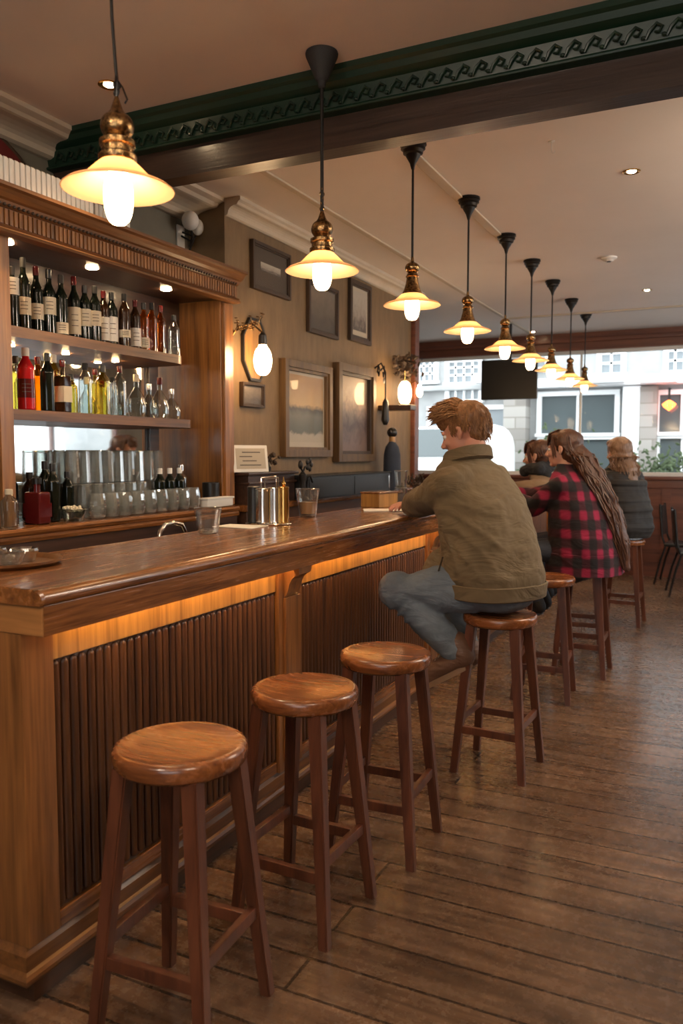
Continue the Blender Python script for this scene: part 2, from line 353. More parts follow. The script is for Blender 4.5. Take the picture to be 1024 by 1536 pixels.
wz = wave(m, sx.outputs[2], 0.125, 0, 1.1); wx = wave(m, xy.outputs[0], 0.115, 0, 1.1); sm_ = N(m, 'ShaderNodeMath', operation='ADD'); L(m, wz, sm_.inputs[0]); L(m, wx, sm_.inputs[1]); hf = N(m, 'ShaderNodeMath', operation='MULTIPLY', i_1=0.5); L(m, sm_.outputs[0], hf.inputs[0])
L(m, ramp(m, hf.outputs[0], [(0.02, (0.24, 0.008, 0.045)), (0.42, (0.045, 0.006, 0.014)), (0.8, (0.007, 0.006, 0.009))]), bsdf(m).inputs['Base Color'])
bump(m, noise(m, coords(m, (3, 3, 6)), 1.5, 3, 0.5, 1.0), 0.03, 0.7); bsdf(m).inputs['Sheen Weight'].default_value = 0.03
# pictures
def picture(name, stops, axis=2, sc=6, mixf=0.5):
    m = mat(name, rough=0.5); tc = N(m, 'ShaderNodeTexCoord'); s_ = N(m, 'ShaderNodeSeparateXYZ'); L(m, tc.outputs['Generated'], s_.inputs[0])
    n = noise(m, tc.outputs['Generated'], sc, 5, 0.65, 0.6); a = N(m, 'ShaderNodeMath', operation='MULTIPLY_ADD', i_1=mixf); L(m, n, a.inputs[0])
    b_ = N(m, 'ShaderNodeMath', operation='SUBTRACT', i_1=mixf * 0.5); L(m, s_.outputs[axis], b_.inputs[0]); L(m, b_.outputs[0], a.inputs[2])
    L(m, ramp(m, a.outputs[0], stops), bsdf(m).inputs['Base Color']); return m
M['pic_land'] = picture('landscape_print', [(0.0, (0.42, 0.36, 0.26)), (0.12, (0.40, 0.34, 0.25)), (0.16, (0.10, 0.10, 0.07)), (0.40, (0.16, 0.15, 0.11)), (0.5, (0.07, 0.06, 0.04)), (0.56, (0.55, 0.36, 0.16)), (0.9, (0.40, 0.24, 0.11))], mixf=0.18)
M['pic_crowd'] = picture('crowd_painting', [(0.1, (0.16, 0.10, 0.08)), (0.35, (0.05, 0.03, 0.03)), (0.5, (0.13, 0.09, 0.08)), (0.65, (0.26, 0.16, 0.11)), (0.9, (0.42, 0.29, 0.18))], mixf=0.6)
M['pic_brown'] = picture('brown_print', [(0.1, (0.07, 0.055, 0.04)), (0.5, (0.13, 0.10, 0.07)), (0.9, (0.19, 0.15, 0.11))], mixf=0.9)
M['pic_sketch'] = picture('figure_sketch', [(0.1, (0.10, 0.08, 0.07)), (0.45, (0.32, 0.28, 0.23)), (0.9, (0.42, 0.38, 0.31))], mixf=1.2)
M['mat_card'] = mat('cream_mount', (0.48, 0.42, 0.32), 0.8)
M['mat_brown'] = mat('brown_mount', (0.075, 0.055, 0.038), 0.7)

# ================================================================== STRUCTURE
X0 = -2.98; XW = -2.72; XR = 2.3; YB = -2.6; YF = 10.4; CZ = 3.0
struct(MB().bx(-5.2, XR + 0.15, YB, YF + 0.1, -0.1, 0.0), 'floor', M['floor'])
struct(MB().bx(-5.2, XR + 0.15, YB - 0.15, YF + 0.2, CZ, CZ + 0.12), 'ceiling', M['ceil'])
struct(MB().bx(X0 - 0.15, X0, YB, 4.06, 0, CZ), 'wall_left', M['wallgrey'])
struct(MB().bx(X0 - 0.15, XW, 4.06, 7.25, 0, CZ, bev=0.006), 'wall_left_rear', M['wall'])
struct(MB().bx(-5.2, X0 - 0.15, 7.1, 7.25, 0, CZ), 'wall_return', M['wall'])
struct(MB().bx(-5.2, -5.05, 7.25, YF, 0, CZ), 'wall_alcove', M['wall'])
struct(MB().bx(X0-0.15, -0.9, YB-0.15, YB, 0, CZ).bx(1.7, XR+0.15, YB-0.15, YB, 0, CZ).bx(-0.9, 1.7, YB-0.15, YB, 0, 1.0).bx(-0.9, 1.7, YB-0.15, YB, 2.4, CZ), 'wall_back', M['wall'])
o = struct(MB().bx(-0.9, 1.7, YB-0.08, YB-0.075, 1.0, 2.4), 'window_3', M['pane'])
f = MB()
for xx in (-0.87, 0.4, 1.67): f.bx(xx-0.03, xx+0.03, YB-0.11, YB-0.04, 1.0, 2.4)
f.bx(-0.9, 1.7, YB-0.11, YB-0.04, 1.0, 1.06).bx(-0.9, 1.7, YB-0.11, YB-0.04, 2.34, 2.4)
f.build('window_frame', M['redwood'], o)
# right wall with a window opening
w = MB(); w.bx(XR, XR+0.15, YB, 5.6, 0, CZ).bx(XR, XR+0.15, 9.4, YF, 0, CZ).bx(XR, XR+0.15, 5.6, 9.4, 0, 0.9).bx(XR, XR+0.15, 5.6, 9.4, 2.6, CZ)
struct(w, 'wall_right', M['wall'])
for i, (a, b) in enumerate(((5.6, 9.4),)):
    o = struct(MB().bx(XR+0.06, XR+0.066, a, b, 0.9, 2.6), 'window_%d' % (i+2), M['pane'])
    f = MB()
    for k in range(4): yy = a + (b - a) * k / 3; f.bx(XR+0.03, XR+0.10, yy-0.03, yy+0.03, 0.9, 2.6)
    f.bx(XR+0.03, XR+0.10, a, b, 0.9, 0.96).bx(XR+0.03, XR+0.10, a, b, 2.54, 2.6).bx(XR+0.03, XR+0.10, a, b, 2.0, 2.05)
    f.build('window_frame', M['redwood'], o)
# front window wall: panelled dado, header, glass
w = MB(); w.bx(-5.05, XR, YF, YF+0.12, 0, 1.18)
w.bx(-5.05, XR, YF-0.025, YF, 0, 0.16).bx(-5.05, XR, YF-0.03, YF, 1.08, 1.18, bev=0.006)
for k in range(9): xx = -4.9 + k * 0.85; w.bx(xx-0.05, xx+0.05, YF-0.02, YF, 0.16, 1.08)
struct(w, 'wall_front', M['redwood'])
w = MB(); w.bx(-5.05, XR, YF-0.02, YF+0.14, 2.78, CZ).bx(-5.05, XR, YF-0.06, YF-0.02, 2.88, 2.93, bev=0.008).bx(-5.05, XR, YF-0.045, YF-0.02, 2.78, 2.81)
struct(w, 'trim_1', M['redwood'])
struct(MB().bx(-5.05, XR, YF-0.08, YF+0.14, 1.18, 1.225, bev=0.008), 'trim_2', M['redwood'])
o = struct(MB().bx(-5.05, XR, YF+0.05, YF+0.056, 1.225, 2.78), 'window_1', M['pane'])
f = MB(); f.bx(-5.05, XR, YF+0.02, YF+0.08, 1.225, 1.27).bx(-5.05, XR, YF+0.02, YF+0.08, 2.74, 2.78)
for xx in (-5.0, -3.93, 0.1, 2.2): f.bx(xx-0.03, xx+0.03, YF+0.02, YF+0.08, 1.225, 2.78)
f.bx(-1.70, -1.675, YF+0.03, YF+0.07, 1.225, 2.78)
f.build('window_frame', M['white'], o)
# wall end casing
struct(MB().bx(XW-0.01, XW+0.045, 7.16, 7.27, 0, 2.78, bev=0.008), 'trim_3', M['redwood'])
# cornices
def cornice(name, x, y0, y1, wd, dp):
    pr = [(x, CZ), (x+wd, CZ), (x+wd, CZ-0.02), (x+wd*0.86, CZ-0.03), (x+wd*0.80, CZ-dp*0.42)]
    for k in range(6): t = k/5; pr.append((x+wd*(0.74-0.52*sin(t*pi/2)), CZ-dp*(0.45+0.38*(1-cos(t*pi/2)))))
    pr += [(x+wd*0.20, CZ-dp*0.92), (x+wd*0.10, CZ-dp), (x, CZ-dp)]
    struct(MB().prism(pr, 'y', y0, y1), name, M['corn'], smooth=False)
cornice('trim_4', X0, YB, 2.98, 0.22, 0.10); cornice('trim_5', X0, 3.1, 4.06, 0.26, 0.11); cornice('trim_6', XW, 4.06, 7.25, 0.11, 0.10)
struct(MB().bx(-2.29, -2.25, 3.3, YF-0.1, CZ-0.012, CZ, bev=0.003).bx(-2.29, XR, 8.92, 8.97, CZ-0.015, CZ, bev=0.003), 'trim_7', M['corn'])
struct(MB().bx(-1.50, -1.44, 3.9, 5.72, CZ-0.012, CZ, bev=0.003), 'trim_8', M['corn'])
# beam with carved green moulding
bm_ = MB(); bm_.bx(X0, XR, 2.98, 3.08, 2.725, CZ)
bo = struct(bm_, 'trim_9', M['beam'])
g = MB(); y = 2.98
pr = [(y, CZ), (y-0.10, CZ), (y-0.10, CZ-0.022), (y-0.085, CZ-0.03), (y-0.075, CZ-0.05), (y-0.055, CZ-0.06), (y-0.042, CZ-0.066), (y-0.030, CZ-0.128), (y-0.036, CZ-0.134), (y-0.034, CZ-0.146), (y, CZ-0.15)]
g.prism([(a, b) for a, b in pr], 'x', X0, XR)
g.build('carved_moulding', M['green_p'], bo, smooth=False)
g = MB(); x = X0 + 0.05; k = 0
while x < 1.0:            # acanthus-like scrolls along the moulding
    zc = CZ - 0.098; yy = y - 0.038
    g.tube([(x, yy, zc-0.026), (x+0.012, yy-0.006, zc-0.004), (x+0.034, yy-0.008, zc+0.016), (x+0.052, yy-0.006, zc+0.004), (x+0.042, yy-0.008, zc-0.012), (x+0.028, yy-0.006, zc-0.008)], [0.004, 0.007, 0.007, 0.006, 0.005, 0.004], 6)
    g.ball((x+0.058, yy-0.002, zc-0.020), (0.010, 0.007, 0.008), sub=1); x += 0.066
g.build('carved_scrolls', M['green'], bo)
g = MB().tube([(X0, y-0.036, CZ-0.14), (XR, y-0.036, CZ-0.14)], 0.007, 8)
g.build('moulding_bead', M['green_p'], bo)

# ---- ceiling fittings
def downlight(loc, label):
    t = thing('ceiling_spotlight', label, 'light', loc)
    MB().lathe([(0.026, -0.002), (0.040, -0.006), (0.046, -0.003), (0.046, 0.0), (0.026, 0.0)], 28).build('rim', M['gold'], t)
    MB().lathe([(0.0, -0.008), (0.018, -0.006), (0.026, -0.001), (0.0, 0.0)], 24).build('lens', M['spot'], t)
    ld = bpy.data.lights.new('spot_beam', 'SPOT'); ld.energy = SPOTW; ld.color = (1.0, 0.74, 0.46); ld.spot_size = R(95); ld.spot_blend = 0.8; ld.shadow_soft_size = 0.03
    lo = bpy.data.objects.new('spot_beam', ld); COL.objects.link(lo); lo.parent = t; lo.location = (0, 0, -0.015)
for a, lb in (((164, 127), 'recessed ceiling spotlight left of the nearest pendant lamp'), ((947, 257), 'recessed ceiling spotlight at the right, just beyond the dark beam'), ((970, 435), 'small recessed ceiling spotlight farthest back on the right'), ((803, 500), 'faint recessed light close to the window header')):
    p = at(*a, z=3.0); 
    if p.y > YF - 0.3: p.y = YF - 0.35
    downlight((p.x, p.y, CZ), lb)
for (x_, y_, lb) in ((1.3, 1.2, 'to the right of the viewer'), (0.9, -1.2, 'behind the viewer'), (1.1, 4.6, 'right of the frame')): downlight((x_, y_, CZ), 'recessed ceiling spotlight ' + lb)
p = at(913, 390, z=2.98); t = thing('smoke_detector', 'small round smoke detector on the ceiling', 'smoke detector', (p.x, p.y, CZ))
MB().lathe([(0.0, -0.032), (0.03, -0.031), (0.038, -0.02), (0.058, -0.012), (0.060, 0), (0, 0)], 28).build('housing', M['white'], t)
MB().lathe([(0.0, -0.036), (0.016, -0.035), (0.018, -0.030), (0, -0.030)], 20).build('sensor', M['iron'], t)
p = at(827, 212, z=3.0); tag(MB().tube([(0,0,0),(0,0,-0.045),(0.006,0,-0.058),(0.014,0,-0.056),(0.016,0,-0.046)], 0.0022, 6).lathe([(0.0,-0.003),(0.014,-0.003),(0.016,0),(0,0)], 16).build('ceiling_hook', M['white'], loc=(p.x, p.y, CZ)), 'tiny white hook screwed into the ceiling past the beam', 'hook')

# ================================================================== PENDANT LAMPS
PX = -1.42
def shade_prof(r, h):
    o_ = [(0.034, h), (0.040, h-0.006), (0.058, h*0.72), (r*0.62, h*0.34), (r*0.93, 0.008), (r, 0.0)]
    i_ = [(r-0.003, -0.001), (r*0.92, 0.004), (r*0.60, h*0.31), (0.055, h*0.67), (0.036, h-0.012), (0.030, h-0.004)]
    return o_ + i_
def bulb_prof(r, top, bot):
    return [(0.016, top), (0.022, top-0.02)] + [(r*sin(a)**0.75 if a > 0 else 0, (top-0.02+bot)/2*1 + 0 + ((top-0.02-bot)/2)*cos(a)) for a in [R(35+k*14.5) for k in range(10)]] + [(0.0, bot)]
def pendant(y, zr, label, kind):
    t = thing('pendant_lamp', label, 'pendant lamp', (PX, y, CZ), group='pendant lamps over the bar')
    z = zr - CZ; r = 0.142
    sh = 0.078 if kind != 'far' else 0.068
    MB().lathe(shade_prof(r, sh), 40, (0, 0, z)).build('lamp_shade', M['shade'], t)
    b = MB(); rb = 0.037; bt = z + 0.052; bb = z - (0.088 if kind == 'cord' else 0.072)
    prof = [(0.014, bt+0.02)] + [(rb*(sin(R(20 + k*16))**0.6), (bt+bb)/2 + (bt-bb)/2*cos(R(20+k*16))) for k in range(10)] + [(0.0, bb)]
    b.lathe(prof, 24).build('bulb', M['bulb'], t)
    z0 = z + sh
    h = MB()
    if kind == 'far':
        pf = [(0.052, z0-0.022), (0.050, z0-0.012), (0.040, z0+0.008), (0.030, z0+0.045), (0.028, z0+0.066), (0.033, z0+0.070), (0.028, z0+0.078), (0.024, z0+0.086)]
        pf += [(0.008+0.028*sin(R(a)), z0+0.112-0.026*cos(R(a))) for a in range(20, 170, 18)] + [(0.009, z0+0.142), (0.006, z0+0.165)]
    else:
        pf = [(0.044, z0-0.010), (0.048, z0-0.004), (0.048, z0+0.006), (0.040, z0+0.012), (0.040, z0+0.026), (0.045, z0+0.030), (0.045, z0+0.042), (0.038, z0+0.046)]
        pf += [(0.010+0.032*sin(R(a)), z0+0.078-0.033*cos(R(a))) for a in range(35, 170, 15)] + [(0.016, z0+0.118), (0.010, z0+0.135), (0.005, z0+0.15)]
    h.lathe(pf + [(0.0, pf[-1][1])], 28); h.build('lamp_cap', M['brass'], t)
    zt = pf[-1][1]
    if kind == 'cord':
        MB().tube([(0, 0, zt), (0.004, 0, zt+0.03), (-0.004, 0.003, zt+0.08), (-0.010, 0, zt+0.2), (-0.013, 0, zt+0.4), (-0.012, 0, 0)], 0.0042, 8).build('cord', M['black'], t)
        c = MB()
        for k in range(3): c.lathe([(0.007, -0.003), (0.011, 0), (0.007, 0.003), (0.004, 0)], 12, (0.0, 0, zt+0.012+k*0.016), Euler((R(90), 0, R(70*k))).to_matrix().to_4x4())
        c.tube([(0.0, 0, zt+0.045), (0.02, 0, zt+0.02), (0.034, 0, zt-0.012), (0.026, 0, zt-0.02)], 0.0025, 6).build('hook', M['iron'], t)
    else:
        MB().tube([(0, 0, zt-0.005), (0, 0, -0.05)], 0.0058 if kind != 'first' else 0.0068, 10).build('rod', M['iron'], t)
        if kind == 'first':
            c = MB()
            for k in range(5): c.lathe([(0.006, -0.003), (0.011, 0), (0.006, 0.003), (0.003, 0)], 12, (0.0, 0, zt+0.006+k*0.018), Euler((R(90), 0, R(75*k))).to_matrix().to_4x4())
            c.build('chain', M['brass'], t)
    cp = MB()
    if kind in ('first', 'cord'): cp.lathe([(0.0, 0), (0.060, 0), (0.062, -0.006), (0.060, -0.016), (0.024, -0.098), (0.016, -0.104), (0.014, -0.125), (0.008, -0.13), (0, -0.13)], 32)
    else: cp.lathe([(0.0, 0), (0.064, 0), (0.066, -0.012), (0.058, -0.016), (0.060, -0.030), (0.050, -0.036), (0.048, -0.052), (0.036, -0.058), (0.034, -0.066), (0.016, -0.096), (0.014, -0.104), (0.008, -0.125), (0, -0.128)], 32)
    cp.build('ceiling_canopy', M['black_m'] if kind in ('first', 'cord') else M['iron'], t)
    return t
pend = [(1.64, 2.17, 'cord', 'nearest pendant lamp, on a looping black cord, bulb hanging well below the wide shade'), (2.78, 2.195, 'first', 'pendant lamp under a smooth black cone canopy in front of the beam')]
pendant(*[pend[0][i] for i in (0, 1)], pend[0][3], 'cord'); pendant(2.78, 2.195, pend[1][3], 'first')
base = None
ys = [3.75, 4.68, 5.57, 6.37, 7.19, 8.12, 9.0]
ords = ['first pendant lamp beyond the dark beam, on a tiered black canopy', 'second pendant lamp beyond the dark beam', 'third pendant lamp beyond the dark beam', 'fourth pendant lamp beyond the dark beam, its shade over the black screen', 'third pendant lamp from the far end of the row', 'second pendant lamp from the far end of the row', 'last and smallest looking pendant lamp in the row, nearest the window']
for y_, lb in zip(ys, ords):
    if base is None: base = pendant(y_, 2.225, lb, 'far')
    else: dup(base, loc=(PX, y_, CZ), label=lb)

# added globe lamps, all out of view, to brighten the ceiling and room
gl0 = None
for (x_, y_, lb) in ((-1.3, -0.5, 'added opal fill lamp behind the viewer on the left'), (0.6, 0.3, 'added opal fill lamp right above the viewer'), (0.9, 4.3, 'added opal fill lamp beyond the beam, right of the frame'), (1.5, 5.2, 'added opal fill lamp far along the right side')):
    t = thing('fill_globe_lamp', lb, 'fill lamp', (x_, y_, CZ))
    MB().ball((0, 0, -0.30), (0.14, 0.14, 0.13)).build('globe', M['globe'], t); MB().lathe([(0, 0), (0.06, 0), (0.06, -0.02), (0.012, -0.03), (0.012, -0.16), (0.05, -0.17), (0.05, -0.185), (0, -0.185)], 24).build('fitting', M['brass'], t)

# ================================================================== BAR COUNTER
BF = -1.56; BY0 = 1.49; BY1 = 9.35
bar = thing('bar_counter', 'long varnished wooden bar counter with reeded front panels', 'bar counter', (BF, BY0, 0))
def B(mb, name, m_, par=None, **k): 
    bmesh.ops.translate(mb.bm, vec=Vector((-BF, -BY0, 0)), verts=mb.bm.verts)
    return mb.build(name, m_, par or bar, **k)
# top: board with thumb-nail nosing
pr = [(-2.16, 1.108), (-2.16, 1.146), (-2.155, 1.15), (BF-0.030, 1.15), (BF-0.020, 1.1485), (BF-0.010, 1.144), (BF-0.003, 1.136), (BF, 1.126), (BF-0.003, 1.116), (BF-0.010, 1.109), (BF-0.018, 1.107)]
rs = []
for yy, ins in ((BY0, 0.006), (BY0+0.006, 0.0), (BY1, 0.0)):
    rs.append([Vector((x_ if x_ < -2 else x_ - ins, yy, z_ if z_ < 1.12 else z_ - ins*0.7)) for x_, z_ in pr])
B(MB().rings(rs), 'counter_top', M['bar_y'])
a = MB(); a.bx(BF-0.045, BF-0.014, BY0+0.012, BY1, 1.026, 1.108, bev=0.004); a.bx(-2.15, BF-0.045, BY0+0.04, BY1, 1.085, 1.108)
B(a, 'apron', M['bar_y'])
B(MB().bx(-2.155, BF-0.016, BY0+0.008, BY0+0.038, 1.026, 1.107, bev=0.004), 'end_apron', M['bar_x'])
s_ = B(MB().bx(BF-0.062, BF-0.050, BY0+0.14, BY1-0.05, 1.074, 1.084), 'light_strip', M['led'])
# carcass and corner post
PXF = -1.66
c = MB(); c.bx(-2.10, PXF-0.02, BY0+0.04, BY1-0.02, 0.0, 1.085)
B(c, 'carcass', M['plinth'])
B(MB().bx(PXF-0.16, PXF+0.002, BY0+0.012, BY0+0.125, 0.16, 1.026, bev=0.004), 'corner_post', M['bar_z'])
B(MB().bx(-2.11, PXF-0.15, BY0+0.022, BY0+0.05, 0.16, 1.026, bev=0.003), 'end_panel', M['bar_z'])
# moulded base, returned round the end
bp = [(0.0, 0.066), (0.030, 0.066), (0.034, 0.074), (0.034, 0.084), (0.028, 0.094), (0.018, 0.098), (0.018, 0.140), (0.010, 0.150), (0.004, 0.162), (0.0, 0.162)]
mb = MB(); mb.rings([[Vector((PXF-0.02+u, BY0+0.02-u+0.0, v)) for u, v in bp], [Vector((PXF-0.02+u, BY1, v)) for u, v in bp]])
B(mb, 'base_moulding', M['cab_y'], smooth=False)
mb = MB(); mb.rings([[Vector((-2.11, BY0+0.02-u, v)) for u, v in bp], [Vector((PXF-0.02+u, BY0+0.02-u, v)) for u, v in bp]])
B(mb, 'base_moulding', M['cab_y'], smooth=False)
B(MB().bx(-2.10, PXF-0.004, BY0+0.028, BY1, 0.0, 0.066), 'plinth', M['plinth'])
# bays
y_ = BY0 + 0.125; pil = [2.93, 4.75, 6.6, 8.45]
bay0 = y_
for i, pc in enumerate(pil + [BY1 + 0.1]):
    e = min(pc - 0.10, BY1)
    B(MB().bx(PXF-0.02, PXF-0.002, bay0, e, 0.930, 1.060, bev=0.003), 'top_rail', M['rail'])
    pn = MB(); pn.bx(PXF-0.025, PXF-0.016, bay0, e, 0.16, 0.93)
    n = int((e - bay0 - 0.02) / 0.0335); sp = (e - bay0) / n; 
    for k in range(n):
        yc = bay0 + sp*(k+0.5); rr = sp*0.40
        ring = lambda z, q=1.0: [Vector((PXF-0.017 + rr*q*cos(a_), yc + rr*q*sin(a_), z)) for a_ in [R(-95 + 190*j/8) for j in range(9)]]
        pn.rings([ring(0.212, 0.25), ring(0.216, 0.7), ring(0.224), ring(0.912), ring(0.921, 0.7), ring(0.925, 0.25)])
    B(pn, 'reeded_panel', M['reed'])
    B(MB().bx(PXF-0.02, PXF-0.001, bay0, e, 0.160, 0.208, bev=0.004), 'bottom_rail', M['bar_y'])
    if pc < BY1:
        pb = MB(); pb.bx(PXF-0.02, PXF+0.012, pc-0.10, pc+0.10, 0.16, 1.026, bev=0.004); pb.bx(PXF+0.010, PXF+0.026, pc-0.065, pc+0.065, 0.20, 0.90, bev=0.004)
        po = B(pb, 'pilaster', M['bar_z'])
        cb = MB(); prc = [(PXF+0.01, 1.026), (PXF+0.082, 1.026), (PXF+0.082, 1.000)] + [(PXF+0.075-0.045*sin(R(a_)), 0.995-0.075*(1-cos(R(a_)))) for a_ in (20, 40, 60, 80)] + [(PXF+0.020, 0.908), (PXF+0.01, 0.900)]
        cb.prism(prc, 'y', pc-0.055, pc+0.055); B(cb, 'corbel', M['bar_z'], po)
    bay0 = pc + 0.10

# ================================================================== STOOLS
def make_stool(label):
    t = thing('bar_stool', label, 'bar stool', group='round wooden bar stools')
    r = 0.174
    MB().lathe([(0.0, 0.738), (0.10, 0.739), (0.145, 0.744), (r-0.016, 0.749), (r-0.006, 0.746), (r, 0.737), (r+0.001, 0.722), (r-0.003, 0.706), (r-0.012, 0.697), (0.0, 0.697)], 56).build('seat', M['seat'], t, ang=60)
    T, Bm = 0.103, 0.163
    def P(sx, sy, z): f = Bm + (T - Bm) * z / 0.70; return Vector((sx*f, sy*f, z))
    for sx, sy in ((-1, -1), (1, -1), (1, 1), (-1, 1)):
        q = MB().beam(P(sx, sy, 0.0), P(sx, sy, 0.702), (0.033, 0.033), (0.045, 0.045))
        bmesh.ops.bevel(q.bm, geom=[e for e in q.bm.edges if abs(e.verts[0].co.z - e.verts[1].co.z) > 0.3], offset=0.004, segments=2, affect='EDGES')
        q.build('leg', M['leg'], t, ang=50)
    for sy, z in ((-1, 0.205), (1, 0.215)):
        a_, b_ = P(-1, sy, z), P(1, sy, z); MB().bx(a_.x, b_.x, a_.y-0.011, a_.y+0.011, z-0.018, z+0.018, bev=0.004).build('rung', M['leg'], t)
    for sx, z in ((-1, 0.255), (1, 0.25)):
        a_, b_ = P(sx, -1, z), P(sx, 1, z); MB().bx(a_.x-0.011, a_.x+0.011, a_.y, b_.y, z-0.018, z+0.018, bev=0.004).build('rung', M['leg'], t)
    return t
stools = [(-1.263, 1.656, 3, 'empty wooden bar stool nearest the viewer, by the bar corner'), (-1.211, 2.242, -2, 'empty wooden bar stool, middle one of the three empty front stools'),
 (-1.151, 2.779, 2, 'empty wooden bar stool just in front of the man in the olive jacket'), (-0.948, 3.704, -3, 'wooden bar stool the man in the olive jacket sits on'),
 (-0.985, 4.95, 4, 'wooden bar stool with visible seat edge between the man and the woman in plaid'), (-0.86, 5.62, 0, 'dark bar stool under the woman in the plaid coat'),
 (-0.84, 6.45, 3, 'dark bar stool under the woman with the black scarf'), (-0.80, 7.42, -3, 'farthest bar stool, under the woman in the dark puffer jacket')]
s0 = make_stool(stools[0][3]); s0.location = (*stools[0][:2], 0); s0.rotation_euler.z = R(stools[0][2])
for x_, y_, a_, lb in stools[1:]: dup(s0, (x_, y_, 0), R(a_), lb)

# ================================================================== THINGS ON THE BAR
def tumbler(loc, r0, r1, h, label, fill=None, flutes=True):
    t = thing('drinking_glass', label, 'glass', loc)
    g = MB(); n = 40; th = 0.0028
    def ring(r, z, a): return [Vector(((r + (a*cos(10*2*pi*k/n) if flutes else 0))*cos(2*pi*k/n), (r + (a*cos(10*2*pi*k/n) if flutes else 0))*sin(2*pi*k/n), z)) for k in range(n)]
    g.rings([ring(r0*0.92, 0, 0), ring(r0, 0.006, 0.0012), ring(r0+(r1-r0)*0.55, h*0.6, 0.0012), ring(r1, h*0.93, 0), ring(r1, h, 0), ring(r1-th, h, 0), ring(r0+(r1-r0)*0.5-th, h*0.6, 0), ring(r0-th, 0.018, 0)])
    g.build('glass_wall', M['glass'], t, ang=50)
    g2 = MB()
    g2.lathe([(0, 0.0006), (r0*0.85, 0.0006), (r0*0.94, 0.007), (r0*0.85, 0.015), (0, 0.013)], 24); g2.build('thick_base', M['bottle_c'], t)
    MB().lathe([(r1-0.003, h-0.001), (r1-0.0005, h+0.0012), (r1+0.0008, h-0.001), (r1-0.001, h-0.003)], 40).build('rim', M['glass'], t)
    if fill: MB().lathe([(0, 0.018), (r0-0.005, 0.018), (r0+(r1-r0)*fill-0.005, h*fill), (0, h*fill)], 32).build('drink', M['sauce'], t)
    return t
tumbler((-2.043, 2.896, 1.1505), 0.043, 0.060, 0.112, 'wide clear tumbler standing alone nearest the bar corner', flutes=True)
tumbler((-2.085, 3.90, 1.1505), 0.047, 0.066, 0.155, 'tall flared glass half full of pale amber drink', fill=0.52)
# tall stacked glasses
p = at(601, 757, z=1.15)
for k, lb in enumerate(('clear ribbed glass at the bottom of the two-glass stack by the man', 'clear ribbed glass on top of the two-glass stack by the man')):
    tumbler((p.x, p.y, 1.1505 + k*0.118), 0.038, 0.046, 0.115, lb)
t = thing('condiment_caddy', 'metal caddy of steel and brass canisters on the bar', 'caddy', (-2.03, 3.39, 1.1505), R(20))
MB().lathe([(0, 0), (0.112, 0), (0.116, 0.004), (0.112, 0.009), (0, 0.009)], 40, sx=1, sy=0.62).build('tray', M['chrome'], t)
for x_, y_, r_, h_, mm_, nm in ((-0.075, 0.0, 0.030, 0.185, M['black'], 'black canister'), (-0.022, -0.022, 0.040, 0.178, M['chrome'], None), (0.030, 0.012, 0.036, 0.180, M['chrome'], None), (0.075, 0.0, 0.026, 0.185, M['gold'], 'brass canister')):
    o = MB().lathe([(0, 0.0095), (r_, 0.0095), (r_+0.001, 0.012), (r_, 0.016), (r_, h_-0.010), (r_+0.0015, h_-0.008), (r_+0.0015, h_), (r_-0.003, h_+0.002), (0, h_+0.003)], 32, (x_, y_, 0)).build('canister', mm_, t)
    if nm: o['label'] = nm
MB().tube([(-0.03, -0.03, 0.178), (-0.03, -0.03, 0.232), (0.04, -0.01, 0.238), (0.04, -0.01, 0.182)], 0.0035, 8).tube([(-0.02, 0.01, 0.18), (-0.02, 0.01, 0.225), (0.045, 0.02, 0.230), (0.045, 0.02, 0.182)], 0.0035, 8).build('wire_rack', M['chrome'], t)
MB().ball((0.075, 0, 0.200), (0.012, 0.012, 0.014), sub=2).tube([(0.075, 0, 0.21), (0.075, 0, 0.235)], [0.005, 0.002], 8).build('finial', M['gold'], t)
tag(MB().bx(-0.11, 0.11, -0.075, 0.075, 0, 0.004, bev=0.001).build('beer_mat', M['paper'], loc=(-2.085, 3.22, 1.1505)), 'white paper mat lying beside the metal caddy', 'paper mat')
o = MB().box((0, 0, 0.0035), (0.30, 0.20, 0.005), Euler((0, 0, R(25))), bev=0.001).build('menu_sheet', M['paper'], loc=(-1.86, 4.52, 1.1505)); tag(o, 'white paper menu lying under the man\'s forearm', 'menu')
# wooden box on back edge
t = thing('wooden_box', 'small orange-brown wooden box on the back edge of the bar', 'box', (-2.06, 4.86, 1.1505), R(-8))
MB().bx(-0.07, 0.07, -0.12, 0.12, 0, 0.088, bev=0.004).build('body', M['rail'], t); MB().bx(-0.075, 0.075, -0.125, 0.125, 0.088, 0.100, bev=0.004).build('lid', M['bar_y'], t)
# round tray with small glass things, left edge
t = thing('serving_tray', 'round metal-rimmed tray at the back corner of the bar', 'tray', (-2.045, 1.80, 1.1505))
MB().lathe([(0, 0.004), (0.15, 0.004), (0.165, 0.016), (0.172, 0.018), (0.170, 0.010), (0.155, 0.0), (0, 0)], 40).build('tray_body', M['cab_y'], t)
for i, (dx, dy, rr, lb) in enumerate(((0.02, 0.06, 0.040, 'small cut-glass ashtray lying on the round tray, far side'), (0.06, -0.04, 0.046, 'small cut-glass bowl lying on the round tray, near side'), (-0.07, 0.02, 0.036, 'small cut-glass dish at the left of the round tray'))):
    g = thing('glass_dish', lb, 'glass dish', (-2.045+dx, 1.80+dy, 1.1555))
    MB().lathe([(0, 0), (rr*0.8, 0), (rr*1.1, 0.034), (rr*1.05, 0.042), (rr*0.9, 0.036), (rr*0.6, 0.008), (0, 0.008)], 14).build('bowl', M['chrome'] if i != 1 else M['glass'], g, smooth=False)
    MB().ball((0, 0, 0.018), rr*0.5, sub=2).build('ice', M['bottle_c'], g)
